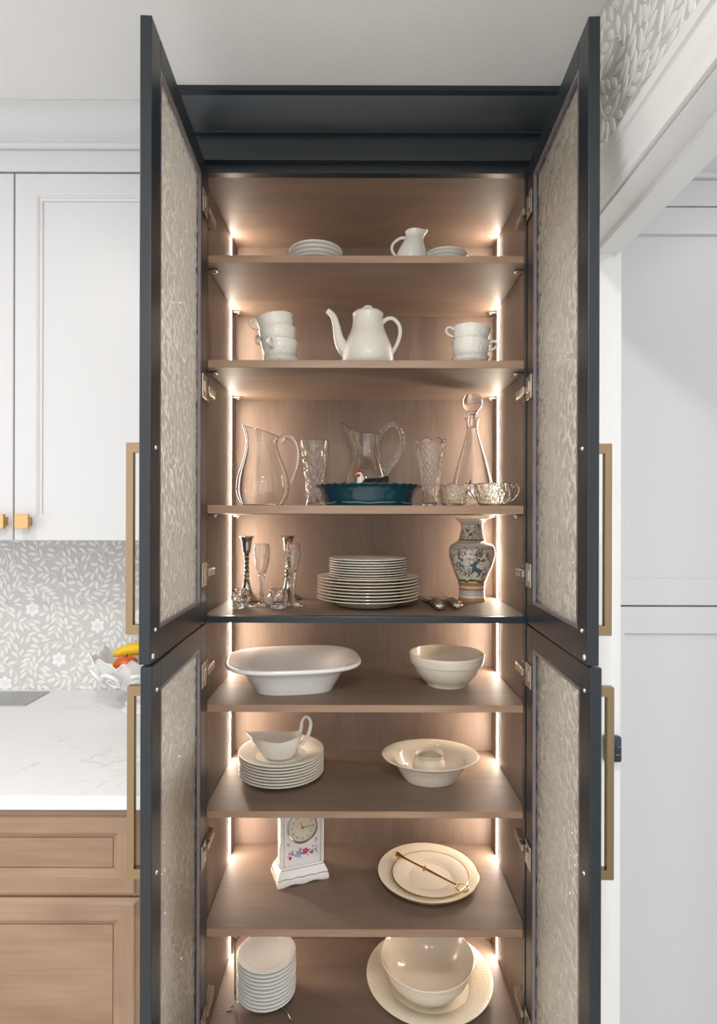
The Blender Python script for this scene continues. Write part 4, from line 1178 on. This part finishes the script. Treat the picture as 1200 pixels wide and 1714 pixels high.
for (u, h, s) in [(0.019, 0.123, 1.0), (-0.036, 0.128, 0.8), (0.044, 0.134, 0.8), (-0.004, 0.193, 0.9), (0.030, 0.152, 0.6), (-0.058, 0.106, 0.8), (0.060, 0.1, 0.8)]:
    wrap(b7, [(0.0042 * s * (1 + 0.18 * cos(5 * q * pi / 10)) * cos(q * pi / 10), 0.0042 * s * (1 + 0.18 * cos(5 * q * pi / 10)) * sin(q * pi / 10)) for q in range(20)], u, h, 1.0, 0, 0.0008)
for (u, h) in [(0.013, 0.137), (-0.028, 0.122), (0.033, 0.122), (-0.012, 0.205)]:
    for q in range(6):
        wrap(b6, [(x * 0.55, y * 0.9) for x, y in leafp], u, h, 1.0, q * pi / 3, 0.0008)
for i in range(9):
    u = -0.085 + i * 0.021
    wrap(b5, [(-0.012, -0.002), (-0.006, 0.003), (0.001, 0.0045), (0.007, 0.0025), (0.012, 0.003), (0.013, -0.003), (0.0, -0.0045)], u, 0.0605 + rv.uniform(0, 0.004), 1.0, rv.uniform(-0.2, 0.2))
    wrap(b5, [(-0.009, -0.002), (-0.004, 0.002), (0.002, 0.003), (0.009, -0.001), (0, -0.003)], u * 0.6, 0.1785, 0.9)
b4.build('dark_scrolls', M['v_dark'], va, smooth=False)
b5.build('olive_leaves', M['v_olive'], va, smooth=False)
b6.build('blue_leaves', M['v_blue'], va, smooth=False)
b7.build('red_flowers', M['v_red'], va, smooth=False)
deer = [(605,575),(625,560),(640,556),(648,540),(662,524),(664,545),(684,532),(678,556),(664,575),(664,592),(690,606),(715,620),(735,606),(728,632),(716,650),(712,672),(690,688),(664,694),(690,672),(690,655),(672,640),(650,636),(635,650),(618,664),(602,668),(620,648),(632,628),(628,605),(634,588),(618,588)]
dm = MB(); sc_ = dv / F / 5.714
wrap(dm, [((x - 665) * sc_, (620 - y) * sc_) for x, y in deer], (665 - 628) * sc_, 0.0940, 1.0, 0, 0.0009)
setp(dm.build('painted_deer', M['v_blue'], va, smooth=False), 'slate blue leaping deer')

# ================================================================== shelf 6: serving dishes
z = SZ[6] + 0.0004
def superring(a, b, zz, n=3.2, N=72):
    out = []
    for i in range(N):
        t = 2 * pi * i / N; c, s_ = cos(t), sin(t)
        out.append((a * math.copysign(abs(c) ** (2 / n), c), b * math.copysign(abs(s_) ** (2 / n), s_), zz))
    return out
sd = [(0.096, 0.080, 0.0015, 3), (0.100, 0.084, 0.0, 3), (0.108, 0.090, 0.0, 3), (0.110, 0.092, 0.006, 3), (0.120, 0.100, 0.022, 3), (0.132, 0.110, 0.044, 3), (0.142, 0.118, 0.058, 3), (0.176, 0.143, 0.066, 3.0), (0.182, 0.148, 0.069, 3.0), (0.1835, 0.1495, 0.073, 3.0),
      (0.182, 0.148, 0.0775, 3.0), (0.178, 0.145, 0.0785, 3.0), (0.170, 0.138, 0.0755, 3.0), (0.142, 0.116, 0.062, 3), (0.128, 0.106, 0.042, 3), (0.114, 0.094, 0.018, 3), (0.104, 0.086, 0.010, 3)]
ob = MB().loft([superring(*q[:3], n=q[3]) for q in sd]).build('serving_dish', M['porc_cool'], None, loc=(PX(492, 1.578), 1.578, z), rot=(0, 0, radians(9)), ang=60)
setp(ob, 'large white rounded-square serving dish', 'serving dish')
bp_ = bowl_prof(0.105, 0.085, 0.056, 0.0048, 2.0, 0.007)
# stepped band below the rim
bpp = []
for i, (r, h) in enumerate(bp_):
    bpp.append((r, h))
band_out = [(0, 0.002), (0.048, 0.002), (0.050, 0), (0.057, 0), (0.059, 0.007), (0.070, 0.016), (0.084, 0.032), (0.0925, 0.050), (0.0965, 0.0600), (0.1000, 0.0606), (0.1022, 0.066), (0.1040, 0.0800), (0.1050, 0.0840), (0.1040, 0.0866), (0.1015, 0.0868), (0.0990, 0.0830), (0.0955, 0.0620), (0.0880, 0.0450), (0.0770, 0.0280), (0.0600, 0.0150), (0, 0.0100)]
ob = MB().lathe(band_out, 72).build('serving_bowl', M['cream'], None, loc=(PX(748, 1.60), 1.60, z), ang=45)
setp(ob, 'round cream bowl with stepped rim beside the large white dish', 'bowl')

# ================================================================== shelf 7
z = SZ[7] + 0.0004
sx_, sy_ = PX(472, 1.600), 1.600
stack(8, 'lunch_plate', 0.1180, 0.0235, 0.0079, sx_, sy_, z, M['porc_e'], '%s plate in the stack under the gravy boat', 'plate', 'plates under the gravy boat', jit=0.0004, seed=12)
gb = thing('gravy_boat', 'white embossed gravy boat with tall looped handle on the plate stack', 'gravy boat', (PX(468, 1.585), 1.585, z + 7 * 0.0079 + 0.0070), radians(-4))
N = 48
def boat_ring(u, inner=0.0):
    # u 0..1 from foot to rim
    out = []
    rx = 0.038 + 0.028 * u ** 0.8 - inner; ry = 0.030 + 0.014 * u ** 0.7 - inner
    for i in range(N):
        t = 2 * pi * i / N; c, s_ = cos(t), sin(t)
        x = rx * c; y = ry * s_
        zz = 0.054 * u
        if c < 0:
            g = (-c) ** 2.2 * u ** 1.5
            x -= 0.028 * g; y *= 1 - 0.55 * g * abs(c); zz += 0.012 * g
        else:
            zz += 0.016 * c ** 2 * u ** 2
        out.append((x, y, zz))
    return out
rg = [[(p[0] * 0.86, p[1] * 0.86, 0.0) for p in boat_ring(0)]] + [boat_ring(u) for u in (0.05, 0.15, 0.3, 0.45, 0.6, 0.75, 0.9, 1.0)] + [boat_ring(u, 0.0030) for u in (1.0, 0.85, 0.65, 0.45, 0.28, 0.15)]
MB().loft(rg).build('body', M['porc_e'], gb, ang=60)
arc_handle([(0.052, 0, 0.060), (0.061, 0, 0.078), (0.064, 0, 0.100), (0.074, 0, 0.113), (0.085, 0, 0.107), (0.088, 0, 0.090), (0.082, 0, 0.066), (0.068, 0, 0.043), (0.055, 0, 0.030)], [0.0062, 0.0050, 0.0040, 0.0038, 0.0042, 0.0048, 0.0050, 0.0048, 0.0044]).build('handle', M['porc_cool'], gb)
ovb = thing('oval_bowl', 'wide oval cream bowl with woven pattern rim holding a small jug', 'bowl', (PX(721, 1.60), 1.60, z))
op = [(0, 0.002), (0.066, 0.002), (0.068, 0), (0.074, 0), (0.077, 0.005), (0.090, 0.026), (0.099, 0.044), (0.104, 0.050), (0.128, 0.0600), (0.1345, 0.0632), (0.1350, 0.0652), (0.1335, 0.0662), (0.126, 0.0640), (0.1020, 0.0545), (0.0960, 0.0470), (0.085, 0.027), (0.072, 0.0105), (0.055, 0.0078), (0, 0.0075)]
two_tone(MB().lathe(op, 72, sy=0.82).build('bowl', M['cream_e'], ovb, ang=60), M['cream'], lambda c, n: n.z > 0.2 and hypot(c.x, c.y / 0.82) < 0.100)
jg = thing('small_jug', 'small round cream jug standing inside the oval bowl', 'jug', (PX(719, 1.595), 1.595, z + 0.0082))
jp = smooth_prof([(0.028, 0.0), (0.032, 0.001), (0.0415, 0.010), (0.0460, 0.023), (0.0445, 0.037), (0.0390, 0.048), (0.0375, 0.054), (0.0420, 0.062)], 4)
def jmod(t, r, zz):
    q = min(max((zz - 0.036) / 0.022, 0), 1) ** 1.5
    a = (t - radians(238) + pi) % (2 * pi) - pi
    g = exp(-(a / 0.33) ** 2)
    rr = r + (0.009 * g * q if r > 0.02 else 0)
    return (rr * cos(t), rr * sin(t), zz + 0.003 * q * cos(2 * a))
MB().lathe([(0, 0.0005)] + jp + [(0.0408, 0.0628)] + [(max(r - 0.003, 0.004), zz) for r, zz in reversed(jp[6:])] + [(0, 0.006)], 56, jmod).build('body', M['cream'], jg)
ja = radians(58)
arc_handle([(0.040 * cos(ja), 0.040 * sin(ja), 0.058), (0.050 * cos(ja), 0.050 * sin(ja), 0.067), (0.060 * cos(ja), 0.060 * sin(ja), 0.058), (0.059 * cos(ja), 0.059 * sin(ja), 0.040), (0.044 * cos(ja), 0.044 * sin(ja), 0.030)], 0.0036).build('handle', M['cream'], jg)

# ================================================================== shelf 8: clock and gold-edged plates
z = SZ[8] + 0.0004
bl = Vector((PX(465, 1.5606), 1.5606)); br = Vector((PX(553, 1.6127), 1.6127))
ca_ = atan2(br.y - bl.y, br.x - bl.x)
mid = (bl + br) / 2
nb = Vector((-sin(ca_), cos(ca_)))
ck = thing('mantel_clock', 'white porcelain mantel clock with rose decoration and gold lines', 'clock', (mid.x + nb.x * 0.045, mid.y + nb.y * 0.045, z), ca_)
W2, D2 = 0.074, 0.045
def rrect(w, dd, zz, wav=0.0, per=26, r=0.008):
    pts = []
    sides = [((-w, -dd), (w, -dd)), ((w, -dd), (w, dd)), ((w, dd), (-w, dd)), ((-w, dd), (-w, -dd))]
    for (a, b) in sides:
        for i in range(per):
            u = i / per
            x = a[0] + (b[0] - a[0]) * u; y = a[1] + (b[1] - a[1]) * u
            if abs(abs(x) - w) < 1e-9 and abs(abs(y) - dd) < 1e-9: x *= 0.985; y *= 0.975
            wv = wav * max(0.0, sin(pi * min(max((u - 0.10) / 0.80, 0), 1))) * (0.55 + 0.45 * cos(u * 4 * pi + pi))
            pts.append((x, y, zz + wv))
    return pts
base = [rrect(W2 * 0.9, D2 * 0.88, 0.006), rrect(W2, D2, 0.0, 0.007), rrect(W2 + 0.001, D2 + 0.001, 0.007, 0.007), rrect(W2 - 0.001, D2 - 0.001, 0.014, 0.005), rrect(W2 - 0.003, D2 - 0.003, 0.022, 0.003), rrect(W2 - 0.0065, D2 - 0.0065, 0.029, 0.001), rrect(0.0615, 0.034, 0.040), rrect(0.0600, 0.0325, 0.044)]
MB().loft(base).build('plinth', M['porc_cool'], ck, ang=40)
MB().rbox(-0.0575, 0.0575, -0.0300, 0.030, 0.0442, 0.205, 0.003).build('case', M['porc_cool'], ck, smooth=False)
tp = [rrect(0.0600, 0.0325, 0.2052), rrect(0.066, 0.039, 0.212), rrect(0.067, 0.040, 0.219), rrect(0.055, 0.031, 0.228), rrect(0.035, 0.020, 0.240), rrect(0.020, 0.012, 0.244)]
MB().loft(tp).build('top_moulding', M['porc_cool'], ck, ang=40)
for sx in (-1, 1):
    for q in (0.0, 0.0075, -0.0075):
        c0 = (sx * 0.0585, -0.0225 + q, 0)
        MB().lathe([(0.0040, 0.0445), (0.0046, 0.047), (0.0040, 0.050), (0.0040, 0.196), (0.0046, 0.200), (0.0040, 0.2045)], 12, c=c0).build('fluted_column', M['porc_cool'], ck)
gl = MB()
for h, w, dd in ((0.0400, 0.0618, 0.0343), (0.0185, W2 - 0.0008, D2 - 0.0008)):
    pts = [(p[0], p[1], p[2] + (0.003 * abs(sin(p[0] * 90)) if h < 0.03 else 0.0)) for p in rrect(w, dd, h)]
    gl.tube(pts, 0.0007, 6, closed=True)
for sx in (-1, 1):
    gl.tube([(sx * 0.0525, -0.0302, 0.046), (sx * 0.0525, -0.0302, 0.202)], 0.0006, 6)
gl.build('gold_lines', M['gold'], ck)
cdz = 0.150
RX = Matrix.Rotation(pi / 2, 4, 'X')
def onface(mb, x, zz, y=-0.0302): return mb.xform(Matrix.Translation((x, y, zz)) @ RX)
onface(MB().lathe([(0.0388, 0), (0.0425, 0.0), (0.0440, 0.003), (0.0432, 0.0055), (0.0418, 0.0062), (0.0402, 0.0050), (0.0390, 0.002)], 56), 0, cdz).build('bezel', M['nickel'], ck)
dial = onface(MB().lathe([(0.0385, 0.0), (0.0385, 0.0016), (0, 0.0016)], 48), 0, cdz).build('dial', M['dial'], ck, ang=20)
def text_mesh(s, size):
    cu = bpy.data.curves.new('txt', 'FONT'); cu.body = s; cu.size = size; cu.align_x = 'CENTER'; cu.align_y = 'CENTER'; cu.extrude = 0.0001
    t = bpy.data.objects.new('txt', cu); COL.objects.link(t)
    dg = bpy.context.evaluated_depsgraph_get(); dg.update()
    me = bpy.data.meshes.new_from_object(t.evaluated_get(dg))
    bpy.data.objects.remove(t); me.materials.clear(); me.materials.append(M['ink'])
    return me
for i, s_ in enumerate(['XII', 'I', 'II', 'III', 'IV', 'V', 'VI', 'VII', 'VIII', 'IX', 'X', 'XI']):
    a = pi / 2 - i * pi / 6
    o = link('numeral', text_mesh(s_, 0.0078), dial, (0.0295 * cos(a), -0.0320, cdz + 0.0295 * sin(a)))
    o.rotation_euler = (Matrix.Rotation(-(a - pi / 2), 3, 'Y') @ Matrix.Rotation(pi / 2, 3, 'X')).to_euler()
def hand(a, L_, w):
    m_ = MB().prism([(-0.006, -w * 0.6), (L_ * 0.6, -w), (L_, 0), (L_ * 0.6, w), (-0.006, w * 0.6)], lambda u, v: (u * cos(a) - v * sin(a), -0.0324, cdz + u * sin(a) + v * cos(a)), lambda u, v: (u * cos(a) - v * sin(a), -0.0330, cdz + u * sin(a) + v * cos(a)))
    m_.build('clock_hand', M['v_orange'], ck, smooth=False)
hand(radians(112), 0.019, 0.0012); hand(radians(2), 0.029, 0.0010); hand(radians(-70), 0.008, 0.0006)
onface(MB().lathe([(0.0030, 0), (0.0028, 0.0028), (0, 0.0032)], 16), 0, cdz, -0.0322).build('hand_boss', M['v_orange'], ck)
sg = MB()
for x_, zz_ in ((0.001, 0.0135), (-0.001, -0.0125)):
    sg.tube([(x_ + (j - 6) * 0.00085, -0.0320, cdz + zz_ + 0.0009 * sin(j * 1.7)) for j in range(13)], 0.00022, 5)
sg.build('dial_script', M['ink'], ck)
# rose garland print
def blob(mb, x, zz, r, n=5, lob=0.22, ph=0.0, y=-0.03045):
    mb.add([(x + r * (1 + lob * cos(n * t * pi / 10 + ph)) * cos(t * pi / 10), y, zz + r * (1 + lob * cos(n * t * pi / 10 + ph)) * sin(t * pi / 10)) for t in range(20)], [tuple(range(20))])
def sprig(mb, x, zz, r, a, y=-0.0304):
    mb.add([(x + cos(a) * u - sin(a) * v, y, zz + sin(a) * u + cos(a) * v) for u, v in ((-r, 0), (0, r * 0.45), (r, 0), (0, -r * 0.45))], [(0, 1, 2, 3)])
pk, pl, li, gr = MB(), MB(), MB(), MB()
blob(pk, 0.009, 0.082, 0.0080); blob(pk, -0.035, 0.069, 0.0046); blob(pk, 0.027, 0.0745, 0.0042)
blob(pl, -0.005, 0.0885, 0.0046); blob(pl, -0.029, 0.0855, 0.0040); blob(pl, 0.031, 0.0915, 0.0030); blob(pl, 0.009, 0.083, 0.0030, y=-0.0306); blob(pl, 0.036, 0.080, 0.0028)
blob(pl, -0.041, 0.109, 0.0030); blob(pl, 0.040, 0.110, 0.0034); blob(pl, -0.037, 0.083, 0.0030); blob(pl, 0.0385, 0.1130, 0.0018, y=-0.0306)
blob(li, -0.0125, 0.080, 0.0068); blob(li, -0.008, 0.071, 0.0038); blob(li, -0.020, 0.074, 0.0036)
rv = random.Random(11)
for i in range(44):
    x_ = rv.uniform(-0.042, 0.042); sprig(gr, x_, 0.079 + x_ * 0.05 + rv.gauss(0, 0.0062), rv.uniform(0.0018, 0.0042), rv.uniform(0, 6.28))
for x_, zz_ in ((-0.037, 0.1045), (-0.0385, 0.1035), (0.0365, 0.105), (0.038, 0.1035), (-0.043, 0.186), (-0.040, 0.189)): sprig(gr, x_, zz_, 0.0024, 0.8)
pk.build('pink_roses', M['pink'], ck, smooth=False); pl.build('pale_pink_blossoms', M['pink_l'], ck, smooth=False)
li.build('lilac_blossoms', M['lilac'], ck, smooth=False); gr.build('green_leaves', M['green'], ck, smooth=False)

lpx, lpy = PX(717, 1.616), 1.616
lp = thing('gold_rim_plate', 'large cream plate with gold rim, under the smaller one', 'plate', (lpx, lpy, z), 0, 'cream plates with gold rims')
MB().lathe(plate_prof(0.1420, 0.0205, 0.60), 80).build('plate', M['cream_e'], lp, ang=50)
MB().lathe([(0.1412, 0.0178), (0.1424, 0.0186), (0.1422, 0.0202), (0.1404, 0.0208), (0.1396, 0.0203)], 80).build('gold_rim', M['gold'], lp)
s2 = thing('gold_rim_plate', 'smaller cream plate with gold rim and gold ring, topmost on the clock shelf', 'plate', (PX(721, 1.60), 1.600, z + 0.0072), 0, 'cream plates with gold rims')
MB().lathe(plate_prof(0.1070, 0.0165, 0.58), 80).build('plate', M['cream_e'], s2, ang=50)
MB().lathe([(0.1062, 0.0138), (0.1074, 0.0146), (0.1072, 0.0162), (0.1054, 0.0168), (0.1046, 0.0163)], 80).build('gold_rim', M['gold'], s2)
MB().lathe([(0.0628, 0.0073), (0.0634, 0.0082), (0.0642, 0.0083), (0.0640, 0.0072)], 80).build('gold_ring', M['gold'], s2)
MB().lathe([(0, 0.00625), (0.0580, 0.00625), (0.0580, 0.0068), (0, 0.0068)], 64).build('plain_centre', M['cream'], s2)
# slim gold rod with ring
g0 = Vector((PX(664, 1.672), 1.672, z + 0.0345)); g1 = Vector((PX(768, 1.535), 1.535, z + 0.0285))
gr_ = thing('gold_rod', 'slim gold rod with ring end and flared tip lying across the cream plates', 'utensil', g0)
v = g1 - g0; Ld = v.length
Q = v.to_track_quat('X', 'Z').to_matrix().to_4x4()
rod = MB().lathe(smooth_prof([(0, 0.0), (0.0062, 0.001), (0.0068, 0.008), (0.0050, 0.018), (0.0030, 0.034), (0.0026, 0.06), (0.0028, 0.094), (0.0042, 0.097), (0.0042, 0.104), (0.0032, 0.107), (0.0034, 0.116), (0.0028, 0.14), (0.0022, Ld - 0.006), (0.0034, Ld - 0.003), (0, Ld)], 3), 16)
rod.xform(Q @ Matrix.Rotation(pi / 2, 4, 'Y')); rod.build('shaft', M['gold'], gr_)
bead = MB().tube([Vector((0, 0.0065 * cos(t * pi / 12), 0.0065 * sin(t * pi / 12))) + Vector((0.1, 0, 0)) for t in range(24)], 0.0014, 6, closed=True)
bead.xform(Q); bead.build('collar_ring', M['gold'], gr_)
rg_ = MB().tube([(Ld + 0.0125 + 0.0165 * cos(t * pi / 18), 0.0165 * sin(t * pi / 18), 0.0) for t in range(36)], 0.0013, 8, closed=True)
rg_.xform(Q); rg_.build('end_ring', M['gold'], gr_)

# ================================================================== cabinet floor: racked plates, bowl on platter
z = FLZ + 0.0004
rx_, ry_ = PX(448.5, 1.560), 1.560
stack(11, 'dessert_plate', 0.0790, 0.0165, 0.0099, rx_, ry_, z + 0.0165, M['porc_cool'], '%s white plate in the wire rack on the cabinet floor', 'plate', 'plates in the wire rack', jit=0.0006, seed=21, well=0.66)
rk = thing('plate_rack', 'silver wire rack holding the stack of small white plates', 'plate rack', (rx_, ry_, z))
MB().tube([(0.050 * cos(t * pi / 24), 0.050 * sin(t * pi / 24), 0.0135) for t in range(48)], 0.0024, 8, closed=True).build('base_ring', M['silver'], rk)
for a in (radians(200), radians(318), radians(62)):
    c, s_ = cos(a), sin(a)
    pth = catmull([(0.046 * c, 0.046 * s_, 0.0135), (0.072 * c, 0.072 * s_, 0.0130), (0.0865 * c, 0.0865 * s_, 0.0105), (0.096 * c, 0.096 * s_, 0.0028), (0.108 * c, 0.108 * s_, 0.0028)], 6)
    MB().tube(pth, 0.0026, 8).build('foot', M['silver'], rk)
for a in (radians(190), radians(70)):
    c, s_ = cos(a), sin(a); r_ = 0.0845
    MB().tube(catmull([(r_ * c, r_ * s_, 0.0105), (r_ * c, r_ * s_, 0.06), (r_ * c, r_ * s_, 0.12), (r_ * c, r_ * s_, 0.150), (r_ * 0.93 * c, r_ * 0.93 * s_, 0.172), (r_ * 0.75 * c, r_ * 0.75 * s_, 0.186)], 6), 0.0026, 8).build('upright', M['silver'], rk)
MB().tube(catmull([(0.0634 * cos(radians(190)), 0.0634 * sin(radians(190)), 0.186), (-0.030, 0.030, 0.196), (0.0634 * cos(radians(70)), 0.0634 * sin(radians(70)), 0.186)], 8), 0.0026, 8).build('top_loop', M['silver'], rk)
bx_, by_ = PX(720, 1.610), 1.610
pl_ = thing('platter', 'wide cream platter with embossed rim under the deep bowl', 'platter', (bx_, by_, z))
MB().lathe(plate_prof(0.176, 0.034, 0.64, 0.0042), 88).build('platter', M['cream_e'], pl_, ang=50)
bw = thing('deep_bowl', 'deep cream bowl with embossed outside standing on the wide platter', 'bowl', (PX(717, 1.582), 1.585, z + 0.0080))
wo = [(0, 0.002), (0.052, 0.002), (0.054, 0), (0.060, 0), (0.062, 0.007), (0.074, 0.014), (0.094, 0.030), (0.110, 0.052), (0.121, 0.075), (0.1275, 0.0935), (0.1290, 0.0955), (0.1285, 0.0975)]
wi = [(0.1285, 0.0975), (0.1265, 0.0980), (0.1245, 0.0955), (0.1170, 0.075), (0.1058, 0.053), (0.0895, 0.032), (0.0700, 0.0165), (0, 0.0110)]
two_tone(MB().lathe(wo + wi[1:], 80).build('bowl', M['cream_e'], bw, ang=50), M['cream'], lambda c, n: n.x * c.x + n.y * c.y < 0 or n.z > 0.5)

# ================================================================== fruit bowl on the counter
fb = thing('fruit_bowl', 'ornate white pedestal bowl with leaf-shaped rim on the counter', 'bowl', (PX(240, 1.57), 1.57, CT + 0.0003))
def orn(t, r, zz):
    q = min(max((r - 0.06) / 0.08, 0), 1)
    w = 0.055 * q * cos(9 * t) + 0.035 * q * cos(18 * t + 0.8)
    rr = r * (1 + w * 0.9)
    return (rr * cos(t), rr * sin(t), zz + 0.012 * q * q * cos(9 * t) + 0.005 * q * cos(27 * t))
fo = dense(smooth_prof([(0.018, 0.036), (0.026, 0.044), (0.052, 0.058), (0.084, 0.085), (0.110, 0.116), (0.126, 0.142), (0.132, 0.149)], 4), 0.006)
fi = [(max(r - 0.004, 0.002), zz + 0.003) for r, zz in reversed(fo)]
MB().lathe([(0, 0.034)] + fo + fi + [(0, 0.050)], 108, orn).build('bowl', M['bowlw'], fb, ang=40)
MB().lathe(smooth_prof([(0.0, 0.0), (0.050, 0.0), (0.0505, 0.004), (0.047, 0.008), (0.044, 0.012), (0.046, 0.020), (0.036, 0.026), (0.022, 0.032), (0.019, 0.040)], 4), 56).build('pedestal', M['bowlw'], fb, ang=30)
for a in (radians(214), radians(250), radians(286), radians(178), radians(322)):
    c, s_ = cos(a), sin(a)
    bas = Vector((0.106 * c, 0.106 * s_, 0.106)); e1 = Vector((-s_, c, 0)); e2 = Vector((0.62 * c, 0.62 * s_, 0.78))
    MB().tube([bas + Vector((c, s_, -0.6)) * 0.008 + e1 * ((0.004 + 0.0015 * j) * cos(j * 0.5)) + e2 * ((0.004 + 0.0015 * j) * sin(j * 0.5)) for j in range(18)], [0.003 + 0.00012 * j for j in range(18)], 8).build('scroll_relief', M['bowlw'], fb)
fx, fy, fz = PX(240, 1.57), 1.57, CT
bn = thing('banana', 'yellow banana lying in the ornate fruit bowl', 'banana', (fx - 0.012, fy + 0.004, fz + 0.148))
bpth = catmull([(-0.070, -0.004, -0.004), (-0.055, -0.004, 0.004), (-0.020, 0, 0.013), (0.020, 0, 0.014), (0.060, 0, 0.003), (0.082, 0, -0.006)], 6)
MB().tube(bpth, [0.004, 0.0125, 0.0175, 0.0180, 0.013, 0.004], 12).build('fruit', M['banana'], bn)
MB().tube([(0.080, 0, -0.005), (0.096, 0, -0.010)], [0.0045, 0.004], 8).build('stalk', M['twig'], bn)
def apple(name, label, cat, loc, R, m):
    t = thing(name, label, cat, loc)
    MB().lathe(smooth_prof([(0, -R * 0.80), (R * 0.45, -R * 0.88), (R * 0.85, -R * 0.5), (R, 0.05 * R), (R * 0.85, R * 0.62), (R * 0.45, R * 0.88), (R * 0.15, R * 0.78), (0, R * 0.66)], 4), 32).build('fruit', M[m], t)
    MB().tube([(0, 0, R * 0.66), (R * 0.10, 0, R * 1.05)], 0.0018, 6).build('stalk', M['twig'], t)
apple('apple', 'orange-red apple beside the banana in the fruit bowl', 'apple', (fx - 0.022, fy - 0.062, fz + 0.130), 0.031, 'apple')
apple('apple', 'red apple at the right of the fruit bowl by the door', 'apple', (fx + 0.040, fy - 0.045, fz + 0.118), 0.032, 'apple_r')
apple('lemon', 'yellow lemon peeking beneath the orange-red apple in the fruit bowl', 'lemon', (fx - 0.052, fy - 0.047, fz + 0.117), 0.022, 'banana')
